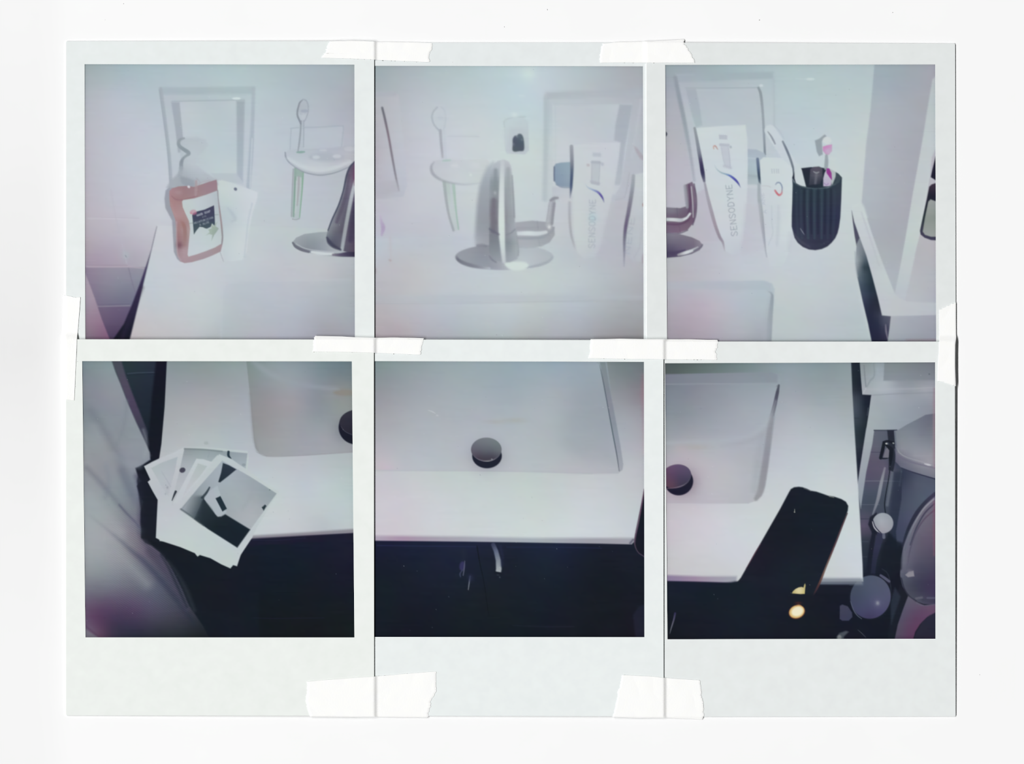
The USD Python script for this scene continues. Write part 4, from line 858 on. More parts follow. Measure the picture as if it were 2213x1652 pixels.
k.poly([(1806, 372), (1812, 376), (1819.5, 384), (1813, 394), (1806, 400), (1800, 402), (1806, 390)], (66, 76, 88), 2.2, .95, own="cup")
k.line([(1715, 394), (1726, 401), (1744, 406), (1766, 408), (1788, 405), (1804, 398)], [2, 2.6, 2.8, 2.8, 2.8, 2.4], (78, 92, 102), 2, .8)
for x, b in ((1722, .4), (1731, .5), (1745, .9), (1760, .8), (1776, .8), (1790, .4), (1803, .35)):
    k.line([(x, 412), (x - .3, 460), (x + (1764 - x) * .06, 515)], [5, 5.5, 5], (60, 74, 88), 4, b)
for x in (1738, 1753, 1768, 1783, 1796):
    k.line([(x, 410), (x - .3, 460), (x + (1764 - x) * .06, 505)], [4, 4, 3], (36, 42, 58), 4, .6)
k.line([(1729.5, 494), (1734, 501), (1738, 507)], [1.2, 1.8, 1.2], (140, 146, 160), 1.4, .85)
k.line([(1716, 506), (1730, 522), (1750, 534)], [3, 6, 4], (78, 80, 96), 4, .5)
k.line([(1742, 527), (1766, 532), (1790, 522)], [4, 5, 4], (60, 66, 84), 5, .5)
# shelf on the right
k.poly([(1890, 136), (2026, 136), (2026, 200), (1996, 300), (1973, 420), (1950, 560), (1932, 650), (1905, 570), (1862, 440), (1872, 310), (1881, 240)], field([(1905, 155, 156, 172, 182), (1960, 155, 156, 170, 180), (2010, 150, 164, 164, 178), (1910, 240, 170, 178, 190), (1980, 220, 166, 168, 180), (1900, 340, 172, 180, 192), (1960, 340, 164, 172, 182), (1880, 420, 173, 182, 194), (1950, 440, 168, 170, 184), (1920, 510, 168, 168, 180), (1930, 590, 172, 178, 188)]), 5, own="shelf_panel")
k.poly([(2024, 136), (2026, 420), (2026, 690), (1945, 660), (1990, 500), (2010, 380)], field([(2015, 400, 178, 180, 190), (2005, 480, 180, 178, 190), (2000, 560, 180, 178, 186), (1985, 640, 182, 188, 194), (2018, 640, 176, 176, 190)]), 4)
k.poly([(2026, 160), (2015, 172), (2004, 236), (1994, 300), (1972, 425), (1958, 510), (1945, 580), (1932, 645), (1956, 650), (1976, 560), (1990, 470), (2003, 400), (2014, 340), (2024, 318)], field([(2016, 200, 184, 194, 197), (2008, 300, 190, 203, 203), (1990, 400, 190, 202, 204), (1970, 500, 192, 205, 204), (1955, 580, 190, 200, 202), (1945, 630, 184, 192, 200)]), 5, own="shelf_frame")
k.poly([(1842, 447), (1856, 440), (1866, 448), (1884, 505), (1905, 562), (1922, 605), (1936, 640), (1960, 652), (2026, 655), (2026, 682), (1960, 683), (1911, 686), (1903, 680), (1886, 620), (1868, 560), (1852, 500)], field([(1850, 455, 197, 208, 210), (1870, 500, 196, 204, 210), (1880, 560, 188, 192, 204), (1910, 600, 192, 204, 203), (1905, 650, 188, 194, 203), (1950, 665, 189, 196, 199), (2015, 668, 186, 190, 198)]), 4, own="shelf_frame")
k.line([(1862, 460), (1882, 520), (1900, 575)], 3, (180, 183, 195), 4, .5)
k.poly([(1908, 684), (2026, 681), (2026, 745), (1915, 745)], field([(1925, 695, 172, 174, 186), (1980, 695, 162, 166, 180), (2015, 700, 158, 158, 174), (1940, 728, 158, 164, 178), (2010, 728, 150, 150, 166)]), 3, own="shelf_panel")
k.poly([(1840.5, 455), (1846, 480), (1853, 500), (1858, 515), (1854, 524), (1851, 532), (1847, 510), (1843, 480)], (80, 80, 100), 2.5, own="dark_gap")
k.poly([(1851, 528), (1858, 514), (1872, 552), (1886, 602), (1897, 644), (1906, 682), (1925, 684), (1922, 710), (1917, 745), (1885, 745), (1876, 700), (1864, 650), (1853, 600), (1849, 570)], field([(1856, 530, 130, 138, 152), (1853, 570, 160, 172, 182), (1862, 560, 110, 122, 134), (1868, 575, 46, 60, 70), (1860, 600, 84, 100, 114), (1878, 620, 40, 54, 66), (1870, 640, 58, 66, 88), (1892, 660, 32, 36, 50), (1885, 690, 38, 40, 64), (1902, 700, 44, 46, 70), (1915, 690, 96, 98, 118), (1900, 732, 40, 38, 64), (1912, 725, 52, 48, 74)], 6), 2.8, own="dark_gap")
k.line([(1914, 702), (1915, 716), (1918, 732)], [2, 4, 2], (138, 128, 150), 2, .7)
k.line([(1848, 545), (1850, 580), (1853, 598)], 3, (150, 166, 176), 4, .6)
k.line([(1843, 447), (1862, 442), (1872, 470)], 6, (198, 210, 211), 6, .6)
# black bottle
k.poly([(2022, 338), (2026, 338), (2026, 392), (2019, 388), (2011.5, 383), (2015, 366)], (30, 33, 47), 2, own="dark_bottle")
k.poly([(2011, 384), (2019, 388), (2021, 396), (2010, 401)], (184, 184, 194), 2.5)
k.poly([(2008, 404), (2013, 399), (2020, 396.5), (2027, 396), (2027, 520), (2012, 519), (1998, 514), (1989.5, 507), (1988, 499), (1992, 480), (2003, 430)], field([(2015, 405, 56, 50, 62), (2015, 425, 30, 34, 48), (1998, 470, 38, 50, 56), (1990, 502, 64, 64, 84), (2015, 516, 62, 62, 84)], 8), 2, own="dark_bottle")
k.poly([(2006, 436), (2011, 431), (2027, 437), (2027, 512), (2012, 512), (1999, 508), (1994, 501), (1999, 470)], grad((2000, 440), (2010, 510), (0, (148, 158, 154)), (.5, (136, 148, 144)), (1, (152, 160, 158))), 2, own="bottle_label")
k.ell(1751, 171, 9, 2.4, (202, 217, 220), 4, .8)
k.line([(1720, 170), (1745, 171)], 2, (190, 206, 212), 3, .6)
k.poly([(1875, 640), (1900, 720)], (0, 0, 0), 1, 0)
k.line([(1960, 736), (2000, 736), (2022, 736)], 5, (156, 120, 140), 6, .5)
photo("ur", "instant photo of a black ribbed tumbler with toothbrushes beside toothpaste tubes", k, 7, 0.7)

# ================================================================ picture 4, bottom left: a fan of instant photos on the counter
k = ink_of("ll")
for nm, lb in (("countertop", "pale countertop corner"), ("sink", "corner of the white sink"), ("drain_plug", "black drain plug cut by the edge"), ("cabinet", "black cabinet front"), ("wall_tile", "dark tiles behind the countertop"), ("towel", "grey towel with soft folds"),
               ("photo_pile", "white borders of a fanned pile of photos"), ("left_photo", "pale photo at the left of the fan"), ("rear_photo", "upright photo with a black dot"), ("middle_photo", "sliver of a pale photo"), ("front_photo", "front photo with a dark lower part")):
    k.part(nm, lb)
k.all((21, 25, 36))
k.poly([(520, 1150), (775, 1140), (775, 1385), (420, 1385), (440, 1200)], field([(560, 1180, 22, 28, 42), (740, 1170, 26, 28, 48), (640, 1220, 20, 28, 40), (560, 1300, 20, 24, 34), (740, 1340, 20, 25, 30), (600, 1365, 20, 26, 30), (480, 1330, 20, 25, 30)]), 20, own="cabinet")
k.poly([(300, 1180), (560, 1200), (560, 1385), (410, 1385)], (21, 27, 37), 10, own="cabinet")
# wall and tiles behind
k.poly([(235, 778), (345, 778), (338, 860), (326, 960), (320, 1010), (300, 960), (262, 850)], field([(285, 790, 40, 56, 60), (320, 790, 38, 50, 62), (300, 830, 36, 46, 58), (310, 880, 32, 42, 54), (318, 930, 26, 34, 46)]), 5, own="wall_tile")
k.line([(276, 808), (300, 806), (334, 805)], 2.4, (62, 74, 88), 2.5, .7)
k.line([(275, 811), (334, 808)], 1.6, (30, 38, 50), 2, .6)
k.poly([(240, 778), (262, 778), (272, 812), (290, 860), (308, 905), (320, 935), (318, 965), (300, 930), (280, 880), (258, 822)], field([(255, 795, 72, 76, 86), (268, 830, 80, 74, 92), (285, 870, 76, 66, 90), (300, 905, 66, 64, 84), (315, 945, 52, 58, 72)]), 6, own="wall_tile")
k.poly([(338, 778), (363, 778), (357, 860), (350, 960), (347, 1000), (300, 1020), (310, 990), (322, 940), (328, 860)], (20, 24, 36), 8)
# towel
k.poly([(175, 778), (241, 778), (250, 804), (260, 828), (276, 870), (295, 914), (313, 952), (324, 978), (325, 994), (310, 1004), (293, 1012), (297, 1026), (304, 1040), (296, 1051), (302, 1070), (309, 1085), (304, 1108), (303, 1134), (305, 1162), (314, 1174), (328, 1180), (345, 1194), (364, 1217), (376, 1238), (394, 1275), (408, 1308), (440, 1355), (455, 1385), (175, 1385)], field([
    (185, 790, 118, 138, 146), (225, 795, 130, 150, 155), (245, 830, 138, 148, 158), (250, 870, 140, 140, 156), (200, 860, 132, 136, 150), (190, 900, 120, 132, 142), (270, 900, 134, 146, 156), (265, 945, 130, 140, 150), (310, 980, 140, 148, 160), (285, 1000, 136, 140, 156), (290, 960, 138, 148, 158), (200, 940, 142, 150, 158), (240, 1000, 140, 138, 152), (220, 1040, 142, 140, 154),
    (190, 1060, 152, 160, 166), (280, 1060, 124, 130, 148), (260, 1050, 134, 144, 152), (300, 1090, 116, 118, 136), (190, 1150, 158, 160, 170), (240, 1160, 158, 156, 168), (240, 1110, 146, 154, 160), (295, 1140, 114, 110, 130), (290, 1170, 124, 116, 134), (330, 1200, 88, 80, 102), (190, 1230, 142, 150, 157), (260, 1220, 138, 142, 153), (230, 1260, 118, 124, 136),
    (350, 1230, 80, 76, 96), (320, 1250, 104, 110, 122), (350, 1290, 82, 88, 102), (200, 1280, 108, 106, 122), (280, 1290, 94, 90, 108), (220, 1315, 92, 68, 98), (200, 1335, 86, 56, 88), (250, 1335, 66, 54, 82), (290, 1320, 84, 66, 92), (330, 1330, 78, 72, 92), (270, 1350, 58, 54, 76), (380, 1330, 66, 66, 80), (400, 1345, 54, 54, 66), (250, 1368, 48, 52, 66), (350, 1370, 44, 46, 52), (430, 1372, 30, 33, 40), (300, 1368, 44, 48, 62), (190, 1368, 112, 108, 126), (210, 1376, 108, 70, 96)]), 5, own="towel")
k.line([(296, 1030), (304, 1060), (304, 1110), (304, 1150), (320, 1180), (350, 1206)], 10, (70, 68, 88), 16, .55)
k.poly([(325, 985), (293, 1010), (260, 1016), (280, 960), (300, 950)], (138, 146, 158), 12, .4)
for pts, w, c, f, o in (([(196, 888), (220, 922), (240, 956), (258, 990), (274, 1028), (292, 1070)], 14, (112, 118, 134), 22, .5), ([(188, 1012), (222, 1048), (252, 1084), (284, 1122), (306, 1148)], 10, (112, 114, 132), 15, .55), ([(258, 1092), (276, 1112), (292, 1128), (304, 1144)], 4, (86, 88, 110), 6, .6),
                        ([(195, 1115), (230, 1143), (262, 1170), (286, 1192), (310, 1212), (340, 1244), (368, 1278), (392, 1308), (418, 1345)], [3, 4, 6, 9, 11, 12, 13, 12, 9], [(150, 151, 162), (138, 138, 152), (112, 112, 132), (92, 93, 112), (76, 78, 98), (66, 70, 90), (60, 64, 82), (52, 56, 72), (42, 46, 60)], 13, .8), ([(274, 868), (272, 900), (262, 940), (252, 962)], 6, (120, 130, 142), 12, .45), ([(310, 930), (318, 960), (312, 990)], 6, (150, 158, 168), 9, .4),
                        ([(245, 985), (275, 1002), (300, 1006)], 14, (142, 148, 162), 18, .45), ([(262, 1018), (276, 1052), (294, 1086)], 14, (106, 110, 130), 18, .5), ([(230, 1005), (236, 1040), (228, 1075)], 8, (124, 128, 146), 16, .5), ([(238, 1180), (276, 1216), (318, 1262)], 18, (148, 152, 161), 30, .5),
                        ([(322, 1192), (352, 1228), (380, 1270), (404, 1318)], [12, 14, 16, 10], (70, 66, 86), 16, .55), ([(348, 1200), (366, 1230), (384, 1268), (404, 1312)], [3, 5, 6, 4], (36, 42, 54), 8, .7), ([(362, 1212), (384, 1242), (404, 1280), (420, 1320)], [4, 8, 10, 8], (44, 50, 60), 10, .7), ([(183, 1352), (200, 1366), (214, 1378)], 4, (84, 60, 88), 6, .5),
                        ([(205, 925), (226, 985), (246, 1040)], 16, (146, 152, 162), 26, .4), ([(190, 1075), (225, 1110), (262, 1150)], 16, (158, 162, 172), 26, .4)):
    k.line(pts, w, c, f, o)
k.poly([(178, 1356), (196, 1368), (216, 1380), (178, 1380)], (122, 118, 134), 6, .7)
# ribs of the towelling
win = k.window(178, 960, 420, 1380)
ph2 = k.x[win] * 0.55 - k.y[win] * 0.83
amt = np.clip((k.x[win] - 220) / 60, 0, 1) * np.clip((k.y[win] - 1090) / 60, 0, 1) * np.clip((1350 - k.y[win]) / 60, 0, 1) * (k.own[win] == k.names.index("towel"))
k.c[win] += (np.sin(ph2 * 2 * math.pi / 3.9) * 6.0 * amt)[..., None]
# counter and sink
k.poly([(361, 776), (770, 776), (770, 1152), (660, 1157), (545, 1163), (470, 1170), (345, 1170), (340, 1020), (349, 960), (356, 880)], field([
    (380, 792, 130, 150, 150), (440, 792, 132, 152, 152), (500, 795, 140, 158, 160), (380, 840, 150, 156, 164), (450, 850, 158, 158, 168), (510, 860, 160, 162, 174), (400, 880, 164, 166, 174), (380, 930, 168, 174, 180), (450, 930, 170, 180, 184), (520, 930, 170, 180, 188), (550, 1000, 184, 188, 198), (400, 980, 180, 186, 192), (650, 1000, 183, 186, 196), (740, 992, 172, 184, 188), (700, 1060, 190, 203, 206), (620, 1130, 194, 200, 207), (740, 1120, 186, 198, 202), (600, 1080, 191, 204, 204), (560, 1030, 186, 198, 204), (660, 1040, 187, 194, 206), (700, 1140, 180, 186, 196)]), 3, own="countertop")
k.poly([(470, 1163), (545, 1158), (660, 1151), (772, 1143), (772, 1155), (660, 1161), (545, 1167), (470, 1172)], (122, 112, 130), 7, .75)
k.poly([(470, 1171), (545, 1165.5), (660, 1158.5), (772, 1152), (772, 1165), (470, 1185)], (27, 27, 46), 4)
k.line([(546, 1168), (600, 1168), (660, 1163)], 1.5, (44, 44, 72), 3, .5)
k.line([(548, 1336), (600, 1337), (700, 1336)], 1.4, (28, 30, 50), 2, .7)
k.poly([(532, 776), (536, 812), (541, 860), (545, 910), (549, 950), (552, 968), (560, 980), (576, 987), (610, 987), (660, 985), (720, 981), (770, 978), (770, 776)], field([
    (545, 800, 126, 142, 142), (556, 822, 134, 146, 148), (600, 795, 142, 158, 166), (650, 800, 134, 152, 160), (700, 800, 114, 136, 142), (745, 792, 102, 126, 130), (750, 820, 116, 130, 138), (555, 850, 140, 142, 148), (580, 870, 148, 140, 148), (620, 850, 154, 154, 162), (600, 840, 148, 152, 160), (660, 835, 146, 154, 164), (560, 930, 146, 150, 150), (610, 920, 154, 158, 162), (650, 880, 152, 152, 160), (680, 860, 132, 138, 152), (690, 890, 132, 146, 154), (715, 850, 138, 146, 152), (740, 870, 138, 150, 148), (690, 930, 148, 160, 166), (720, 960, 158, 160, 170), (650, 970, 156, 160, 170), (590, 975, 156, 156, 164), (580, 950, 152, 156, 160), (740, 835, 134, 138, 138)]), 3, own="sink")
k.line([(548, 782), (580, 805), (620, 824), (680, 836), (730, 842)], [10, 12, 10, 8, 6], (150, 162, 172), 12, .5)
k.ell(747, 849, 26, 7, (138, 132, 120), 8, .65)
k.line([(541, 850), (548, 940), (556, 974)], 5, (136, 138, 142), 8, .5)
k.line([(556, 978), (578, 986.5), (640, 985.5), (765, 977)], 2, (148, 146, 156), 3, .6)
k.glow(745, 930, 22, 26, (100, 112, 122), .55)
k.ell(770, 924, 38, 37, (24, 28, 42), 3, own="drain_plug")
k.ell(777, 913, 43, 28, grad((745, 890), (762, 940), (0, (50, 52, 64)), (1, (36, 38, 50))), 2.5, own="drain_plug")
k.line([(737, 922), (745, 932), (756, 938), (766, 941)], [1, 1.6, 1.8, 2], (66, 70, 84), 1.6, .8)
k.ell(446, 958, 5, 3.5, (150, 162, 162), 4, .5)
# the fan of photos
pile = [(311.5, 1008), (330, 998), (347, 990), (372, 980), (398, 967), (460, 968), (535, 975), (538, 990), (535, 1018), (560, 1036), (602, 1064), (586, 1090), (556, 1140), (545, 1162), (520, 1200), (512, 1224), (504, 1222), (498, 1229), (478, 1220), (455, 1207), (432, 1200), (427, 1203.5), (421, 1196), (390, 1183), (350, 1170), (337, 1163), (339, 1120), (341, 1081), (330, 1062), (319.5, 1042), (325, 1037)]
k.poly([(300, 1020), (322, 1034), (318, 1045), (340, 1084), (336, 1165), (350, 1174), (306, 1164), (304, 1100), (296, 1040)], (26, 29, 42), 6, .8)
k.poly(pile, field([(330, 1010, 186, 192, 200), (345, 1060, 180, 184, 194), (360, 1120, 190, 196, 205), (400, 1160, 188, 202, 202), (460, 1180, 187, 200, 200), (500, 1200, 186, 200, 198), (540, 1150, 184, 192, 198), (560, 1080, 186, 200, 200), (420, 1050, 184, 192, 197), (460, 1000, 184, 194, 196), (350, 1160, 188, 196, 202), (520, 1180, 188, 196, 202)]), 3, own="photo_pile")
k.poly([(327, 1012), (350, 1000), (384, 988), (378, 1020), (368, 1055), (364, 1072), (352, 1056)], field([(340, 1010, 168, 180, 184), (375, 995, 164, 176, 184), (355, 1035, 177, 184, 194), (366, 1060, 176, 180, 190)]), 3, own="left_photo")
k.line([(350, 1020), (362, 1040), (369, 1052)], 1.8, (158, 166, 178), 3, .6)
k.glow(362, 1054, 2, 3, (130, 134, 150), .6)
k.glow(358, 1068, 2, 2.5, (150, 154, 168), .6)
k.poly([(399, 969), (440, 971), (535, 980), (531, 1013), (512, 1004), (484, 990), (470, 984), (455, 1000), (440, 997), (425, 992), (414, 1012), (398, 1042), (384, 1070), (372, 1092), (378, 1060), (388, 1018)], field([(402, 974, 128, 140, 146), (440, 975, 142, 154, 160), (490, 982, 140, 152, 160), (525, 986, 150, 160, 168), (405, 990, 162, 170, 180), (450, 990, 158, 170, 176), (520, 1004, 162, 174, 182), (395, 1030, 172, 180, 188), (384, 1065, 178, 184, 190)]), 3, own="rear_photo")
k.line([(399, 970.5), (440, 972), (480, 976)], 3, (112, 124, 130), 4, .7)
k.ell(394.5, 1016.5, 6.5, 5.5, (68, 68, 84), 3, 1, -20)
k.line([(494, 977), (494, 985), (499, 992)], [5, 5, 3], (42, 54, 66), 2.5)
k.line([(452, 978), (450, 990)], 1.4, (142, 152, 160), 2.5, .6)
k.ell(527, 1005, 4, 3, (130, 140, 150), 3.5, .6)
k.line([(380, 1063), (376, 1072), (372, 1082)], [5, 3.5, 1.5], (52, 58, 68), 2.5)
k.poly([(425, 992), (440, 993), (462, 1000), (455, 1010), (400, 1072), (385, 1085), (374, 1088)], (188, 196, 202), 3)
k.poly([(428, 1002), (448, 1008), (432, 1030), (406, 1060), (394, 1078), (404, 1052)], field([(440, 1010, 170, 180, 182), (418, 1035, 178, 187, 190), (402, 1062, 186, 190, 196)]), 3.5, .9, own="middle_photo")
k.poly([(474, 982), (500, 992), (602, 1064), (560, 1130), (510, 1192), (380, 1104), (420, 1050)], field([(400, 1080, 184, 192, 198), (450, 1010, 184, 194, 198), (540, 1015, 187, 196, 199), (580, 1090, 187, 200, 201), (540, 1150, 184, 192, 200), (440, 1150, 189, 202, 202)]), 3, own="photo_pile")
F = [(480.5, 996), (540, 1030), (598, 1067), (556, 1125), (513, 1184), (450, 1143), (391, 1101), (430, 1053)]
k.poly(F, field([(480, 1010, 162, 172, 184), (440, 1055, 148, 162, 172), (405, 1095, 120, 134, 142), (500, 1040, 162, 170, 180), (540, 1045, 152, 162, 172), (580, 1070, 142, 156, 164), (520, 1090, 158, 170, 178), (560, 1095, 162, 168, 178), (530, 1120, 168, 172, 182), (550, 1130, 168, 176, 182), (460, 1045, 156, 168, 178)]), 3, own="front_photo")
k.poly([(482, 1001), (495, 1006), (511, 1015), (494, 1029), (476, 1043), (472, 1042), (478, 1022)], grad((495, 1002), (476, 1042), (0, (50, 58, 70)), (1, (34, 44, 54))), 3)
k.poly([(440, 1074), (446, 1086), (462, 1107), (470, 1117), (478, 1117), (487, 1112), (541, 1145), (513, 1184), (450, 1144), (420, 1122), (432, 1095)], field([(430, 1120, 36, 48, 56), (445, 1090, 40, 52, 60), (470, 1130, 26, 36, 44), (520, 1150, 24, 34, 44), (508, 1175, 24, 32, 42)], 10), 4)
k.poly([(391, 1101), (415, 1072), (436, 1072), (440, 1082), (432, 1130), (420, 1121)], grad((402, 1092), (434, 1104), (0, (150, 162, 170)), (.4, (110, 122, 130)), (1, (44, 56, 64))), 8, .8)
k.line([(391, 1101), (410, 1114), (440, 1136)], 3, (64, 76, 82), 5, .6)
k.line([(453, 1054), (446, 1066), (437, 1076)], [3, 5, 5], (42, 54, 62), 3, .85)
k.poly([(441, 1079), (452, 1062), (470, 1050), (490, 1108), (480, 1114), (472, 1117), (466, 1112), (458, 1097)], (166, 178, 188), 3, .9)
k.poly([(466, 1077.5), (476.5, 1072.5), (490.5, 1100), (481, 1106)], (32, 46, 56), 2.6)
k.poly([(566, 1097), (573, 1091), (576, 1094), (570, 1104)], (40, 54, 62), 3)
k.ell(583, 1059, 1.2, 1.2, (96, 110, 118), 1.2, .8)
k.line([(546, 1060), (538, 1080), (524, 1100)], 5, (150, 160, 168), 10, .5)
k.line([(545, 1161), (532, 1180), (520, 1199), (512, 1223)], 2, (196, 200, 208), 3, .5)
photo("ll", "instant photo of a fanned pile of photos beside a grey towel and sink", k, 8, 0.45)

# ================================================================ picture 5, bottom middle: the drain in the sink, dark cabinet below
k = ink_of("lm")
for nm, lb in (("countertop", "pale front edge of the countertop"), ("sink_wall", "right side wall of the sink"), ("drain_plug", "round dark drain plug"), ("cabinet", "black cabinet doors"), ("cabinet_handle", "bright curved door handle"), ("dim_handle", "dim door handle with violet glint"), ("phone", "edge of a dark phone")):
    k.part(nm, lb)
k.all(field([
    (815, 790, 126, 146, 150), (900, 790, 140, 158, 162), (1050, 790, 150, 170, 180), (1200, 790, 147, 169, 182), (1290, 790, 145, 167, 177), (820, 850, 146, 146, 160), (900, 850, 157, 163, 175), (1000, 850, 160, 172, 181), (1100, 840, 153, 169, 181), (1200, 850, 162, 172, 183),
    (820, 930, 168, 162, 177), (900, 910, 168, 174, 184), (1000, 900, 167, 176, 187), (1130, 920, 170, 181, 188), (1180, 880, 167, 177, 187), (1240, 900, 156, 168, 178), (1300, 920, 154, 163, 174), (1280, 860, 148, 158, 170), (1240, 960, 164, 173, 184),
    (820, 1005, 192, 180, 195), (900, 1000, 180, 186, 196), (1000, 990, 178, 184, 195), (1150, 1000, 178, 186, 195), (1290, 1000, 174, 176, 190), (1230, 1000, 178, 180, 192)]))
k.poly([(1296, 795), (1262, 850), (1225, 900), (1214, 960), (1250, 990), (1330, 1000)], (150, 160, 172), 40, .35)
k.glow(1112, 909, 26, 6, (164, 166, 160), .5)
k.glow(1070, 912, 26, 5, (166, 168, 166), .5)
k.glow(832, 1008, 20, 14, (200, 178, 198), .6)
k.line([(925, 887), (934, 890), (941, 894)], [1, 2.4, 1.2], (190, 196, 205), 2, .7)
k.ell(945, 898.5, 3, 1.8, (186, 192, 202), 2, .6)
# counter to the right of the sink and in front of it
k.poly([(1310, 778), (1398, 778), (1398, 1180), (800, 1180), (800, 1017), (1000, 1018), (1150, 1020.5), (1280, 1025), (1336, 1024), (1346, 1012), (1334, 930), (1320, 850)], field([
    (1340, 800, 116, 132, 134), (1385, 800, 112, 120, 127), (1350, 850, 142, 138, 152), (1380, 860, 140, 124, 142), (1360, 900, 158, 160, 172), (1380, 950, 172, 168, 182), (1370, 1010, 184, 187, 199), (1350, 960, 170, 174, 186), (820, 1035, 194, 192, 202), (900, 1045, 195, 201, 204), (1000, 1055, 191, 204, 205), (1100, 1045, 191, 203, 204), (1250, 1055, 195, 202, 208), (1310, 1040, 192, 196, 206), (1380, 1050, 187, 190, 200), (830, 1100, 200, 199, 210), (950, 1100, 201, 205, 215), (1100, 1115, 196, 209, 210), (1180, 1080, 194, 206, 206), (1250, 1140, 203, 212, 219), (1370, 1115, 195, 200, 208), (850, 1145, 202, 196, 206), (950, 1150, 202, 207, 212), (1150, 1150, 200, 212, 212)]), 4, own="countertop")
k.poly([(1296, 783), (1309, 783), (1318, 840), (1330, 905), (1341, 965), (1347, 1004), (1345, 1016), (1338, 1021), (1330, 970), (1316, 890)], grad((1300, 790), (1340, 1010), (0, (120, 138, 142)), (.35, (132, 134, 152)), (.6, (136, 144, 158)), (1, (156, 158, 176))), 4, own="sink_wall")
k.line([(1296, 790), (1303, 822), (1313, 876), (1324, 936), (1333, 984), (1338, 1018)], [2, 2.6, 2.4, 2.6, 2.6, 2], [(120, 138, 142), (100, 112, 122), (98, 108, 122), (96, 110, 118), (106, 114, 128), (126, 128, 146)], 1.6)
k.line([(1290, 783), (1296, 788), (1298, 796)], 2, (134, 152, 160), 2.5, .6)
k.line([(1390, 812), (1389, 850), (1390, 900), (1391, 980)], [7, 9, 7, 5], [(136, 112, 126), (156, 118, 138), (162, 136, 154), (188, 172, 184)], 9, .7)
k.line([(810, 1017.5), (1000, 1018), (1150, 1020), (1280, 1024)], 2, (168, 174, 186), 4, .5)
# drain
k.glow(1052, 985, 31, 27, (126, 130, 144), .85)
k.ell(1052.5, 986, 32, 26.5, (29, 35, 50), 3, own="drain_plug")
k.ell(1051, 972, 33, 25.8, field([(1030, 960, 106, 112, 122), (1055, 952, 114, 124, 130), (1075, 960, 108, 122, 124), (1025, 978, 92, 90, 102), (1052, 975, 92, 100, 108), (1078, 978, 98, 104, 112), (1035, 988, 72, 66, 80), (1055, 990, 66, 66, 78), (1072, 985, 74, 74, 88)], 8), 2.2, own="drain_plug")
k.line(arc(1051, 972, 32, 25, 150, 20, 11), [.8, 1.4, 1.8, 2, 2.2, 2.6, 2.4, 2, 1.6, 1.4, .8], [(88, 88, 102), (90, 90, 104), (100, 98, 114), (106, 106, 120), (118, 120, 132), (126, 128, 138), (120, 122, 134), (110, 110, 122), (92, 94, 106), (88, 92, 102), (88, 92, 100)], 1.6)
k.ell(1063, 993, 1.6, 1.6, (150, 156, 162), 1.6, .7)
# front edge and cabinet
k.poly([(800, 1158), (1000, 1160), (1150, 1163), (1380, 1163), (1398, 1150), (1398, 1190), (800, 1190)], field([(820, 1166, 168, 154, 178), (870, 1166, 164, 128, 164), (940, 1166, 160, 146, 170), (1050, 1168, 158, 160, 178), (1150, 1170, 156, 166, 178), (1280, 1171, 150, 146, 164), (1360, 1174, 154, 148, 166)]), 9, .9)
k.poly([(800, 1169), (900, 1170), (1000, 1171), (1110, 1172.5), (1200, 1174), (1300, 1175.5), (1365, 1177), (1372, 1170), (1398, 1150), (1398, 1385), (800, 1385)], field([(830, 1180, 26, 32, 54), (1000, 1180, 30, 36, 60), (1200, 1182, 28, 36, 60), (1360, 1190, 25, 30, 44), (830, 1220, 24, 29, 44), (1100, 1220, 26, 32, 46), (1300, 1220, 24, 28, 40), (830, 1300, 23, 30, 40), (1100, 1300, 24, 32, 40), (1300, 1300, 22, 27, 36), (900, 1365, 22, 26, 36), (1200, 1365, 22, 28, 38)]), 3, own="cabinet")
k.line([(815, 1179.5), (940, 1181), (1032, 1182)], 1.6, (42, 48, 84), 3, .7)
k.line([(1095, 1183), (1200, 1183.5), (1300, 1185)], 1.6, (38, 46, 78), 3, .6)
k.line([(1031, 1181), (1034, 1200), (1038, 1222), (1046, 1260), (1056, 1330)], [2.2, 2, 1.8, 1.4, 1], (17, 22, 30), 2, .8)
k.line([(1108, 1352), (1180, 1355), (1240, 1355)], 1.4, (36, 40, 54), 2.5, .6)
k.line([(1066, 1178), (1072, 1192), (1077, 1212), (1078, 1230), (1077, 1237)], [9, 9.5, 11, 12, 11.5], [(58, 64, 88), (92, 102, 128), (124, 134, 152), (152, 162, 170), (160, 170, 176)], 4, own="cabinet_handle", sm=False)
k.line([(1081, 1182), (1085, 1200), (1085, 1222)], 6, (40, 46, 74), 8, .5)
k.poly([(1068, 1235), (1086, 1238), (1086, 1244), (1068, 1242)], (24, 30, 42), 2.5)
k.ell(1080, 1248, 1.8, 1.8, (64, 72, 82), 2, .8)
k.line([(1003, 1190), (1001, 1210)], [9, 9], (34, 40, 60), 8, .6)
k.ell(999, 1224, 6, 10, (56, 54, 94), 5, .9, 8, own="dim_handle")
k.line([(1004.5, 1213), (1003, 1230), (1001, 1244)], [1.6, 2.6, 2], (88, 90, 112), 1.8, .9, own="dim_handle")
k.line([(1000, 1232), (994.5, 1240), (995, 1247)], [2, 3, 2], (66, 70, 98), 2.5, .8, own="dim_handle")
k.line([(1016, 1246), (1014, 1260), (1012, 1275)], [3, 2.6, 1.6], [(58, 64, 86), (100, 106, 122), (116, 120, 130)], 1.8, own="dim_handle")
k.glow(1017, 1250, 6, 8, (44, 48, 76), .6)
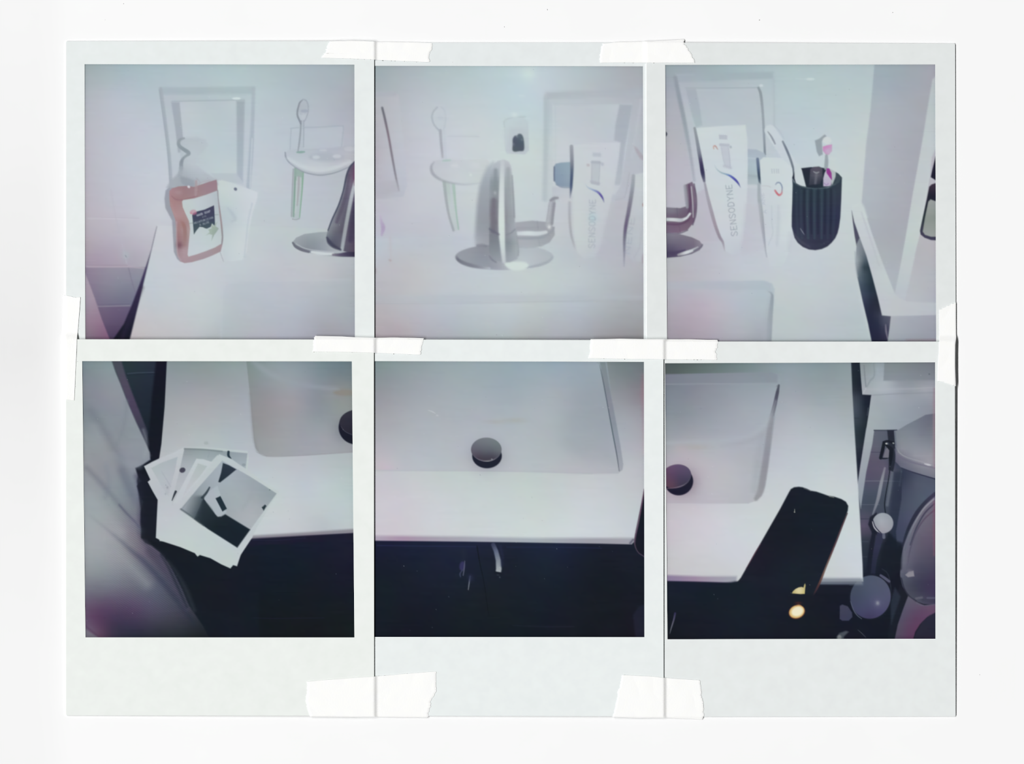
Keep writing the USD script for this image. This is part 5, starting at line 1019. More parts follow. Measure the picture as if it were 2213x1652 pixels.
# phone cut by the right edge
k.poly([(1393, 1056), (1388, 1085), (1382, 1116), (1375, 1150), (1371, 1168), (1372, 1182), (1380, 1196), (1396, 1206), (1398, 1056)], (25, 26, 38), 2.5, own="phone")
k.line([(1392, 1058), (1386, 1094), (1379, 1130), (1373, 1160), (1372, 1178), (1379, 1194), (1393, 1204)], [2, 3.2, 4, 3.6, 2.6, 2, 2], [(110, 84, 108), (92, 62, 86), (106, 84, 104), (92, 68, 90), (84, 66, 84), (78, 66, 84), (86, 72, 92)], 2.2, .9)
k.line([(1362, 1174), (1368, 1167)], 4, (60, 60, 80), 5, .6)
k.poly([(1368, 1330), (1380, 1312), (1398, 1306), (1398, 1385), (1374, 1385)], (31, 36, 50), 6, .9)
photo("lm", "instant photo of a round dark drain plug in a white sink above black cabinet", k, 9)

# ================================================================ picture 6, bottom right: phone on the counter, toilet beside it
k = ink_of("lr")
for nm, lb in (("countertop", "pale countertop"), ("sink", "corner of the white sink"), ("drain_plug", "dark violet drain plug"), ("cabinet", "black cabinet below the countertop"), ("phone", "black phone lying on the countertop"), ("lamp_reflection", "yellow lamp reflected in the phone"), ("dark_gap", "dark gap behind the countertop"), ("shelf", "white shelf unit"), ("wall_tile", "dark grey tiles"),
               ("roll_holder", "black wall bracket with a cable"), ("toilet_tank", "white toilet tank"), ("toilet_lid", "raised toilet lid and seat"), ("toilet_foot", "violet grey toilet foot"), ("brush_knob", "white ball knob of a toilet brush"), ("brush_handle", "dark brush handle"), ("waste_bin", "round grey lid of a bin"), ("pedal", "small grey bin pedal")):
    k.part(nm, lb)
k.all((23, 27, 39))
# tiles and floor in the dark right part
k.poly([(1850, 925), (1960, 925), (1975, 1060), (1960, 1200), (1890, 1260), (1855, 1260)], field([(1900, 940, 92, 98, 116), (1895, 970, 94, 96, 114), (1885, 1000, 88, 82, 104), (1920, 1010, 92, 88, 110), (1880, 1030, 86, 80, 104), (1870, 1060, 74, 82, 100), (1935, 1000, 60, 66, 86), (1930, 1050, 74, 82, 98), (1945, 1060, 46, 52, 72), (1875, 1095, 64, 72, 88), (1920, 1095, 66, 74, 90), (1945, 1110, 50, 56, 76), (1870, 1140, 92, 82, 106), (1870, 1170, 46, 54, 66), (1870, 1205, 42, 50, 62), (1900, 1180, 36, 42, 54), (1930, 1180, 30, 36, 48), (1870, 1240, 28, 34, 46)], 14), 4, own="wall_tile")
for pts, c in (([(1880, 977.5), (1902, 978)], (66, 66, 88)), ([(1870, 1040), (1920, 1040), (1946, 1041)], (118, 120, 138)), ([(1860, 1091), (1900, 1091)], (92, 98, 114)), ([(1860, 1122), (1884, 1122)], (50, 56, 72)), ([(1862, 1171), (1876, 1171)], (66, 74, 88)), ([(1864, 1204), (1874, 1204)], (58, 66, 78))):
    k.line(pts, 1.4, c, 1.6, .8)
k.line([(1912, 1012), (1904, 1046), (1897, 1080), (1886, 1112)], [4, 7, 7, 3], [(128, 124, 146), (140, 142, 160), (130, 132, 150), (116, 120, 138)], 3, .9)
k.line([(1929, 1018), (1924, 1050), (1917, 1092)], [5, 7, 6], (98, 106, 122), 5, .8)
k.line([(1948, 1020), (1944, 1050)], [3, 4], (100, 110, 128), 4, .7)
k.poly([(1932, 1020), (1955, 1020), (1945, 1110), (1932, 1180), (1922, 1110)], (44, 50, 70), 10, .7)
# shelf
k.poly([(1855, 780), (2026, 780), (2026, 905), (1990, 905), (1960, 925), (1945, 931), (1889, 931), (1885, 960), (1872, 1020), (1860, 1100), (1852, 1052), (1876, 900), (1882, 855), (1863, 854)], field([
    (1863, 790, 136, 150, 152), (1880, 800, 140, 156, 160), (1880, 835, 158, 170, 176), (1900, 800, 154, 172, 182), (1935, 800, 128, 142, 148), (2000, 800, 118, 126, 140), (1935, 818, 138, 148, 158), (2000, 818, 134, 138, 152), (1920, 832, 170, 180, 190), (2010, 835, 158, 160, 174), (1900, 846, 172, 180, 190), (2000, 846, 162, 164, 178), (1870, 852, 166, 174, 184), (1900, 860, 154, 166, 176), (2000, 865, 142, 152, 166), (1890, 890, 158, 172, 180), (1920, 910, 150, 164, 176), (1960, 890, 146, 158, 172), (2010, 885, 138, 142, 160), (1880, 930, 160, 172, 182), (1870, 980, 154, 164, 176), (1862, 1040, 146, 154, 170), (1860, 1090, 142, 150, 166)], 16), 3, own="shelf")
k.poly([(1911, 780), (2026, 780), (2026, 822), (1909, 823)], field([(1920, 795, 124, 140, 144), (1990, 795, 118, 128, 138), (2015, 790, 112, 118, 130), (1930, 815, 136, 146, 158), (2010, 815, 130, 136, 150)]), 4)
k.line([(1867, 790), (1869, 815), (1871, 836)], [2, 2.4, 2.4], (116, 128, 136), 3, .7)
k.line([(1888, 786), (1889, 812), (1880, 824), (1872, 838)], 3, (128, 144, 150), 4, .6)
k.line([(1872, 838), (1866, 849)], 2, (190, 196, 204), 3, .5)
k.line([(1873, 842), (1950, 841), (2020, 838)], 2, (182, 184, 196), 4, .4)
k.line([(1864, 854), (1882, 854.5)], 1.8, (60, 68, 80), 2, .8)
k.line([(1884, 854.5), (1950, 851), (2020, 849)], 2, (134, 140, 154), 4, .6)
k.line([(1889, 930.5), (1920, 930.5), (1938, 930)], 2.4, (52, 58, 74), 2, .9)
k.line([(1880, 858), (1873, 900), (1868, 940)], 1.6, (170, 182, 190), 2.5, .6)
# dark gap
k.poly([(1838, 780), (1857.5, 780), (1860, 815), (1863, 854), (1882, 855), (1878, 884), (1873, 916), (1866, 960), (1858, 1010), (1853, 1047), (1850, 1020), (1847, 960), (1843, 900), (1840, 850)], field([(1848, 800, 32, 44, 52), (1850, 840, 34, 42, 52), (1850, 862, 66, 76, 90), (1848, 885, 74, 84, 98), (1850, 910, 58, 70, 80), (1866, 870, 30, 40, 54), (1872, 890, 32, 40, 52), (1860, 940, 32, 42, 54), (1852, 960, 46, 56, 66), (1858, 990, 30, 36, 52), (1853, 1030, 34, 40, 58)], 8), 2.5, own="dark_gap")
k.line([(1845, 904), (1856, 904.5)], 1.2, (42, 50, 62), 1.5, .8)
k.line([(1876, 882), (1874, 898)], 1.4, (84, 96, 110), 2, .7)
# bracket
k.poly([(1917, 930), (1932, 930), (1934, 960), (1934, 1000), (1930, 1020), (1920, 1016), (1921, 980), (1919, 950)], (37, 42, 56), 3, .95, own="roll_holder")
k.line([(1910.5, 957), (1907, 974), (1903, 990)], [7, 7.5, 7], (26, 30, 43), 1.8, own="roll_holder")
k.line([(1902, 991), (1912, 991.5), (1920, 990)], [3, 2.6, 2], (28, 32, 45), 1.6)
k.line([(1909, 956), (1918, 954), (1930, 957)], [4, 5, 6], (27, 31, 44), 1.8, own="roll_holder")
k.line([(1915, 962), (1922, 968), (1926, 972)], [5, 8, 9], (27, 31, 44), 2, own="roll_holder")
k.poly([(1909, 989), (1913, 973), (1917, 968), (1921.5, 974), (1920, 990)], (112, 110, 128), 1.8)
k.line([(1926, 976), (1925, 990), (1924, 1004)], [8, 8, 4], (25, 30, 42), 2, own="roll_holder")
k.ell(1915.3, 959.3, 2.4, 1.4, (206, 208, 210), 1.4)
k.ell(1930.5, 958.2, 2, 1.3, (168, 176, 180), 1.4)
k.line([(1924, 1006), (1920, 1036), (1914, 1070), (1911.5, 1092), (1914, 1112), (1916, 1122)], [2.2, 2, 2.2, 2.4, 2.4, 2], (30, 36, 48), 1.5, own="roll_holder")
# toilet tank
k.poly([(1950, 1014), (1990, 1026), (2026, 1037), (2026, 1075), (1998, 1098), (1974, 1132), (1956, 1176), (1938, 1182), (1936, 1150), (1948, 1080)], field([(1956, 1030, 50, 56, 78), (1980, 1040, 82, 86, 106), (2010, 1050, 84, 90, 108), (1960, 1080, 72, 80, 98), (1990, 1080, 82, 92, 108), (1945, 1130, 70, 72, 96), (1950, 1160, 66, 70, 92), (1970, 1120, 78, 82, 104)], 12), 4, own="toilet_tank")
k.poly([(1932, 932), (1940, 930), (1960, 918), (1985, 905), (2000, 897), (2026, 893), (2026, 1036), (1990, 1026), (1964, 1018), (1946, 1010), (1935, 998), (1936, 975)], field([(2010, 905, 104, 106, 126), (1975, 920, 116, 126, 142), (1945, 940, 124, 136, 148), (2000, 940, 116, 122, 140), (1960, 960, 134, 140, 154), (2000, 970, 136, 142, 156), (1950, 975, 142, 140, 158), (1980, 990, 150, 146, 164), (2012, 1000, 160, 150, 166), (1942, 992, 96, 92, 116), (1970, 1006, 110, 110, 130), (2010, 1018, 124, 124, 142), (1948, 1004, 104, 106, 126), (1990, 1020, 118, 120, 138)], 12), 2.5, own="toilet_tank")
k.line([(1934, 972), (1940, 984), (1956, 994), (1980, 1002), (2020, 1012)], [3, 5, 5, 4, 3], (108, 104, 128), 4, .6)
k.line([(1936, 965), (1944, 979), (1960, 989), (1990, 998), (2018, 1007)], 2, (164, 160, 176), 3, .6)
k.line([(1998, 1003), (2006, 1005), (2011, 1006)], [2, 4, 2], (202, 200, 208), 2, .8)
k.line([(1948, 1012), (1970, 1020), (1995, 1028), (2022, 1036)], [2, 2.2, 2.4, 2.4], (50, 52, 74), 1.8, .9)
k.line([(1934, 935), (1936, 960), (1938, 975)], 3, (90, 100, 118), 4, .6)
# lid and seat
k.poly([(2026, 1064), (2004, 1082), (1984, 1106), (1966, 1138), (1954, 1172), (1946, 1210), (1945, 1244), (1950, 1268), (1960, 1286), (1976, 1299), (1996, 1306), (2026, 1308)], field([(2010, 1085, 110, 104, 124), (1985, 1120, 108, 106, 122), (1962, 1170, 104, 104, 122), (1952, 1220, 104, 108, 124), (2000, 1130, 108, 100, 118), (1985, 1170, 98, 92, 110), (2010, 1180, 92, 84, 104), (1975, 1220, 82, 82, 100), (2005, 1230, 70, 70, 90), (1958, 1262, 74, 78, 94), (1985, 1270, 56, 58, 78), (2012, 1270, 58, 52, 80), (1990, 1300, 74, 76, 94)], 14), 2.5, own="toilet_lid")
k.line([(2020, 1068), (1998, 1088), (1979, 1113), (1962, 1146), (1950, 1182)], [8, 8, 9, 7, 4], [(62, 60, 80), (50, 52, 70), (44, 46, 64), (40, 44, 60), (46, 50, 66)], 3, .95)
k.line([(2018, 1079), (1996, 1100), (1977, 1130), (1964, 1160), (1955, 1190)], [3, 3.4, 3.4, 3, 2], [(150, 146, 162), (142, 140, 156), (126, 128, 144), (106, 110, 128), (92, 98, 114)], 2.5, .85)
k.line([(2018, 1090), (1998, 1110), (1980, 1142), (1967, 1178)], [3, 3.4, 3.4, 3], [(62, 58, 78), (60, 58, 78), (58, 60, 78), (66, 68, 86)], 2.5, .8)
k.line([(2020, 1102), (1996, 1124), (1977, 1156), (1966, 1192), (1961, 1222)], [2.4, 3, 3, 2.6, 1.6], [(96, 72, 92), (84, 72, 92), (80, 74, 94), (82, 80, 98), (88, 88, 106)], 3, .8)
k.poly([(1956, 1243), (1964, 1236), (1974, 1234), (1976, 1246), (1962, 1248)], (140, 136, 150), 3, .95)
k.glow(1966, 1234, 7, 3.5, (116, 114, 130), .5)
k.line([(1948, 1250), (1954, 1272), (1966, 1290), (1980, 1299)], 2.4, (40, 42, 60), 2.5, .8)
k.line([(1980, 1294), (1992, 1292)], 5, (96, 96, 112), 3, .8)
k.line([(2004, 1293), (2020, 1293)], 4, (90, 92, 112), 3, .7)
k.line([(1994, 1298), (2020, 1300)], 6, (60, 62, 80), 4, .7)
k.poly([(1962, 1288), (1978, 1300), (1998, 1309), (2026, 1306), (2026, 1326), (2004, 1334), (1988, 1350), (1978, 1366), (1972, 1388), (1932, 1388), (1940, 1350), (1952, 1315)], field([(1970, 1305, 92, 88, 108), (1955, 1330, 86, 78, 102), (1945, 1365, 84, 78, 96), (1985, 1325, 92, 68, 98), (1970, 1345, 92, 66, 96), (2010, 1318, 98, 78, 102), (1960, 1376, 90, 62, 92)], 12), 3.5, own="toilet_foot")
k.line([(1980, 1303), (1994, 1309), (2020, 1307)], 2, (96, 98, 116), 2.5, .7)
k.poly([(2026, 1322), (2008, 1331), (1992, 1346), (1980, 1366), (1972, 1388), (2026, 1388)], (40, 42, 58), 3.5)
k.poly([(1946, 1262), (1962, 1288), (1950, 1318), (1938, 1352), (1930, 1388), (1918, 1388), (1925, 1330), (1940, 1280)], (28, 32, 44), 5, .9)
k.poly([(1934, 1270), (1946, 1290), (1936, 1320), (1926, 1350), (1924, 1300)], (46, 54, 70), 6, .7)
# toilet brush
k.poly([(1894, 1108), (1880, 1118), (1876, 1134), (1884, 1152), (1900, 1160), (1904, 1150)], (29, 32, 46), 4, .9)
k.line([(1904, 1152), (1896, 1182), (1889, 1212), (1885, 1246)], [16, 14, 12, 11], [(50, 52, 74), (48, 52, 74), (42, 46, 66), (36, 42, 58)], 3, own="brush_handle")
k.line([(1889, 1150), (1882, 1190), (1877, 1236)], [9, 10, 10], (27, 32, 45), 4, .9)
k.poly([(1920, 1150), (1938, 1170), (1950, 1174), (1948, 1230), (1930, 1250), (1900, 1240), (1905, 1190)], (25, 31, 42), 8, .85)
k.line([(1909.5, 1154), (1910, 1162)], [6, 6.5], (100, 104, 122), 2, .9)
k.ell(1908, 1131, 22.5, 22, field([(1905, 1118, 160, 164, 178), (1895, 1128, 156, 160, 174), (1920, 1120, 146, 150, 166), (1910, 1136, 176, 172, 188), (1924, 1140, 148, 146, 164), (1905, 1148, 150, 146, 162), (1890, 1132, 140, 142, 158)], 8), 2, 1, 20, own="brush_knob")
k.line([(1886.5, 1125), (1891, 1138), (1899, 1148), (1904, 1152)], [1.4, 1.8, 1.8, 1.4], (36, 38, 56), 1.4)
k.line([(1885, 1128), (1889, 1140), (1896, 1149)], 1.6, (176, 174, 188), 1.4, .8)
# bin, pedal
k.line([(1906, 1230), (1918, 1240), (1924, 1262), (1926, 1290)], [1.5, 1.8, 2, 1.5], (50, 56, 68), 2.5, .7)
k.ell(1881, 1290, 46, 50, (28, 32, 44), 5, .8)
k.ell(1881, 1291, 43.5, 47, field([(1870, 1255, 76, 86, 104), (1900, 1260, 80, 86, 106), (1850, 1285, 66, 74, 92), (1880, 1290, 76, 80, 106), (1910, 1290, 82, 84, 112), (1865, 1320, 72, 72, 104), (1895, 1320, 76, 72, 108), (1880, 1333, 62, 58, 90)], 12), 2.2, 1, 15, own="waste_bin")
k.line([(1838, 1300), (1844, 1318), (1852, 1330), (1862, 1338)], [1, 1.8, 2, 1.4], (96, 102, 120), 1.6, .8)
k.line([(1903, 1244), (1912, 1250), (1921, 1257)], [5, 6, 6], (86, 88, 110), 2.2, .95, own="waste_bin")
k.line([(1915, 1258), (1922, 1262)], 3, (34, 34, 54), 2.5, .8)
k.glow(1896.5, 1304, 3.6, 4, (176, 174, 194), .95)
k.glow(1896, 1304, 9, 9, (104, 102, 132), .5)
k.poly([(1815, 1310), (1820, 1307), (1832, 1311), (1841, 1324), (1842, 1334), (1834, 1342), (1820, 1342), (1814.5, 1338)], field([(1822, 1316, 66, 68, 86), (1830, 1330, 60, 62, 86)]), 2.5, own="pedal")
k.poly([(1808, 1377), (1814, 1369), (1828, 1364), (1834, 1366), (1824, 1376), (1822, 1388), (1808, 1388)], (86, 94, 102), 5, .8)
k.ell(1814, 1378, 4.5, 5, (134, 140, 144), 4, .8)
k.line([(1854, 1362), (1862, 1369), (1871, 1378)], [1, 1.6, 1], (78, 82, 92), 1.6, .8)
# counter
k.poly([(1430, 778), (1839, 778), (1842, 850), (1846, 920), (1851, 1000), (1856, 1080), (1860, 1150), (1864, 1220), (1865, 1257), (1775, 1258), (1592, 1259), (1430, 1256)], field([
    (1450, 793, 78, 90, 88), (1500, 793, 92, 106, 104), (1600, 795, 112, 132, 136), (1700, 792, 138, 158, 164), (1740, 805, 138, 158, 164), (1780, 795, 130, 152, 156), (1830, 792, 136, 156, 160), (1750, 860, 150, 164, 171), (1830, 850, 150, 164, 170), (1720, 850, 154, 166, 174), (1800, 900, 166, 177, 185), (1720, 900, 172, 182, 190), (1835, 920, 166, 178, 186), (1700, 960, 184, 190, 202), (1750, 980, 186, 197, 205), (1820, 980, 184, 196, 203), (1720, 1040, 194, 201, 211), (1690, 1030, 194, 200, 210), (1840, 1050, 196, 205, 212), (1780, 1040, 196, 205, 208),
    (1450, 1110, 196, 193, 200), (1500, 1110, 198, 198, 206), (1550, 1120, 203, 203, 213), (1600, 1150, 200, 209, 215), (1640, 1110, 200, 208, 212), (1500, 1190, 201, 200, 208), (1590, 1200, 203, 207, 217), (1460, 1235, 199, 191, 201), (1570, 1235, 200, 204, 206), (1465, 1160, 199, 194, 204), (1800, 1200, 198, 209, 210), (1840, 1200, 202, 211, 219), (1845, 1120, 200, 210, 214), (1800, 1240, 198, 206, 208)]), 3.5, own="countertop")
k.poly([(1430, 1243), (1520, 1246), (1592, 1246), (1592, 1270), (1430, 1266)], field([(1445, 1253, 124, 104, 148), (1500, 1252, 150, 112, 152), (1550, 1254, 150, 136, 166), (1585, 1254, 146, 144, 166)]), 8, .8)
k.poly([(1430, 1256), (1500, 1257.5), (1580, 1260), (1596, 1257), (1600, 1300), (1430, 1300)], (25, 30, 45), 4, own="cabinet")
k.poly([(1770, 1250), (1858, 1250), (1865, 1252), (1864, 1264), (1770, 1265)], (120, 130, 144), 8, .8)
k.poly([(1764, 1264), (1834, 1265), (1836, 1267), (1834, 1282), (1764, 1282)], (26, 30, 42), 5, .95)
k.ell(1881, 1291, 43.5, 47, (74, 80, 104), 2.2, 0)
# sink
k.poly([(1430, 810), (1500, 808), (1600, 806), (1668, 805), (1682, 809), (1687, 820), (1684, 850), (1676, 900), (1667, 960), (1660, 1010), (1654, 1050), (1646, 1072), (1634, 1083), (1618, 1088), (1560, 1088), (1430, 1087)], field([
    (1445, 818, 112, 118, 134), (1500, 816, 124, 130, 146), (1600, 816, 138, 148, 160), (1660, 815, 138, 154, 162), (1455, 850, 124, 136, 148), (1500, 850, 132, 134, 152), (1600, 860, 150, 162, 174), (1665, 845, 154, 168, 178), (1475, 900, 136, 142, 156), (1470, 930, 146, 150, 164), (1560, 920, 158, 164, 177), (1640, 920, 164, 176, 185), (1455, 965, 162, 168, 176), (1550, 960, 170, 174, 184), (1640, 960, 166, 176, 186), (1620, 990, 174, 176, 188), (1520, 1000, 184, 178, 190), (1590, 1040, 184, 184, 193), (1610, 1070, 178, 178, 190), (1520, 1070, 184, 181, 193), (1450, 1075, 182, 177, 187), (1470, 990, 184, 172, 187), (1570, 1010, 184, 182, 192)]), 3, own="sink")
k.poly([(1430, 809), (1668, 805), (1680, 810), (1680, 828), (1660, 828), (1430, 832)], (126, 132, 148), 5, .35)
k.line([(1438, 831), (1550, 830), (1660, 830), (1676, 834)], 1.6, (154, 162, 174), 3, .5)
k.line([(1677, 836), (1683, 833), (1680, 848), (1675, 872), (1669, 896)], [1, 4, 7, 8, 9], [(140, 150, 158), (86, 94, 104), (78, 82, 96), (90, 94, 108), (124, 130, 142)], 3, sm=False)
k.line([(1668, 900), (1662, 940), (1656, 985), (1649, 1030), (1643, 1062), (1634, 1078)], [10, 13, 14, 15, 14, 9], [(130, 138, 148), (140, 144, 154), (138, 138, 152), (142, 136, 150), (144, 142, 154), (142, 144, 154)], 7, .85)
k.line([(1676, 868), (1662, 905), (1640, 930), (1605, 946), (1540, 954), (1440, 958)], [3, 6, 8, 8, 7, 5], (172, 182, 190), 12, .5)
k.line([(1668, 908), (1648, 938), (1612, 956), (1560, 964)], [3, 6, 7, 4], (158, 162, 172), 12, .4)
k.line([(1648, 940), (1638, 1000), (1630, 1060)], [12, 16, 12], (160, 166, 176), 16, .5)
k.line([(1436, 1087), (1560, 1088.5), (1618, 1088)], 2, (176, 176, 188), 3, .5)
k.glow(1502, 967, 24, 6, (170, 168, 158), .5)
k.glow(1470, 970, 14, 10, (182, 164, 176), .5)
k.glow(1474, 1042, 31, 28, (116, 96, 118), .8)
k.ell(1467, 1041, 31, 30, (28, 32, 48), 3, 1, -15, own="drain_plug")
k.ell(1461, 1030, 33, 25.5, field([(1450, 1012, 98, 78, 106), (1475, 1010, 90, 80, 106), (1485, 1025, 82, 74, 100), (1455, 1030, 84, 68, 94), (1470, 1040, 64, 64, 84), (1450, 1048, 92, 70, 84), (1480, 1042, 58, 60, 78)], 8), 2.5, 1, -14, own="drain_plug")
k.line([(1440, 1056), (1456, 1055), (1472, 1051), (1484, 1044), (1491, 1034)], [1.5, 2, 2.2, 1.6, 1], [(110, 96, 106), (108, 96, 110), (112, 108, 122), (86, 86, 100), (70, 74, 90)], 1.5, .9)
# phone
k.poly([(1705, 1064), (1709, 1057.5), (1716, 1053.5), (1726, 1052.5), (1734, 1053.5), (1744, 1057), (1752, 1061), (1764, 1063), (1776, 1067), (1790, 1072), (1803, 1074), (1818, 1079), (1828, 1085), (1833, 1094), (1832, 1104), (1828, 1116), (1816, 1147), (1804, 1178), (1792, 1207), (1778, 1243), (1768, 1266), (1754, 1300), (1740, 1330), (1600, 1300), (1592, 1260), (1601, 1249), (1622, 1212), (1654, 1156), (1686, 1100)], field([(1720, 1070, 26, 30, 43), (1800, 1100, 25, 31, 42), (1720, 1150, 23, 29, 40), (1650, 1200, 27, 29, 42), (1700, 1240, 25, 34, 44), (1760, 1200, 27, 33, 45)]), 3.5, own="phone")
k.line([(1831, 1110), (1820, 1137), (1808, 1168), (1796, 1198), (1784, 1228), (1773, 1256), (1764, 1275), (1757, 1288)], [2, 3.2, 3.6, 3.6, 3.6, 4.5, 4, 2], [(70, 50, 56), (86, 58, 66), (80, 56, 64), (92, 64, 64), (116, 92, 84), (96, 66, 60), (66, 48, 54), (44, 38, 48)], 2.4, .9)
k.line([(1644, 1176), (1634, 1192), (1622, 1213), (1612, 1230)], [1.4, 2.4, 2, 1.2], (82, 52, 66), 2, .7)
k.line([(1737, 1056), (1752, 1062)], 1.2, (110, 112, 108), 1.5, .6)
k.line([(1792, 1073.5), (1802, 1075.5)], 1.6, (150, 154, 146), 1.8, .7)
k.poly([(1588, 1258), (1640, 1262), (1780, 1290), (1780, 1388), (1430, 1388), (1430, 1290)], field([(1450, 1290, 24, 30, 42), (1600, 1300, 24, 32, 42), (1700, 1300, 25, 30, 42), (1450, 1370, 21, 25, 34), (1600, 1370, 26, 29, 40), (1760, 1370, 22, 27, 38)]), 10, .95)
k.line([(1717.5, 1101), (1717.2, 1105), (1717, 1107.5)], [1, 1.2, 2.6], (176, 176, 166), 1.3, .9)
k.poly([(1711, 1283), (1714, 1278), (1719, 1273.5), (1726, 1270), (1732, 1269), (1736.5, 1270), (1738, 1264), (1740, 1261.5), (1741, 1266), (1740, 1272), (1739, 1284), (1730, 1284.5), (1718, 1283.5)], field([(1714, 1281, 186, 172, 116), (1724, 1277, 216, 206, 160), (1732, 1277, 212, 202, 156), (1737, 1280, 196, 184, 124), (1739, 1266, 176, 166, 112)], 5), 1.8, own="lamp_reflection")
k.ell(1722, 1323, 18, 14.5, (150, 86, 56), 3, .85, -22, own="lamp_reflection")
k.ell(1722, 1322.5, 16.6, 13.2, (214, 184, 122), 3, 1, -22, own="lamp_reflection")
k.ell(1723, 1322, 13, 10, (238, 230, 198), 6, 1, -22)
k.line([(1720, 1310), (1726, 1308), (1731, 1309.5)], [1.6, 2.4, 1.6], (178, 126, 84), 1.8, .8)
k.glow(1725, 1304, 7, 3, (92, 44, 42), .6)
k.line([(1459, 1326), (1456, 1340), (1450, 1360), (1447.5, 1370)], [4, 3.2, 1.8, 1], [(52, 50, 84), (84, 82, 106), (112, 114, 126), (96, 100, 112)], 2)
k.line([(2019, 840), (2019, 905), (2019, 960), (2019, 1010)], [5, 6, 6, 5], (158, 124, 144), 6, .6)
k.line([(2019, 1085), (2019, 1140), (2019, 1200)], [5, 6, 4], (128, 84, 106), 6, .6)
k.ell(2008, 809, 1.8, 1.8, (92, 100, 112), 1.6, .8)
photo("lr", "instant photo of a black phone on a countertop next to a toilet", k, 10)

# ---------------------------------------------------------------- paper tape, torn by hand, draped over the steps
def torn(a, b, amp, seed, n=60):
    """A torn end from a to b: a jagged line, more ragged as amp grows."""
    r = np.random.RandomState(seed)
    t = np.linspace(0, 1, n)
    d = np.cumsum(r.randn(n)) * 0.35 + r.randn(n) * 0.5
    d -= np.interp(t, [0, 1], [d[0], d[-1]])
    d = ndimage.gaussian_filter1d(d, 0.7) * amp
    a, b = np.asarray(a, float), np.asarray(b, float)
    u = (b - a) / np.linalg.norm(b - a)
    return a + (b - a) * t[:, None] + np.stack([-u[1], u[0]], -1) * d[:, None]


def bent(pts, n):
    """n points along a polyline, evenly by length."""
    p = np.asarray(pts, float)
    l = np.r_[0, np.cumsum(np.linalg.norm(np.diff(p, axis=0), axis=1))]
    s = np.linspace(0, l[-1], n)
    return np.stack([np.interp(s, l, p[:, k]) for k in (0, 1)], -1)


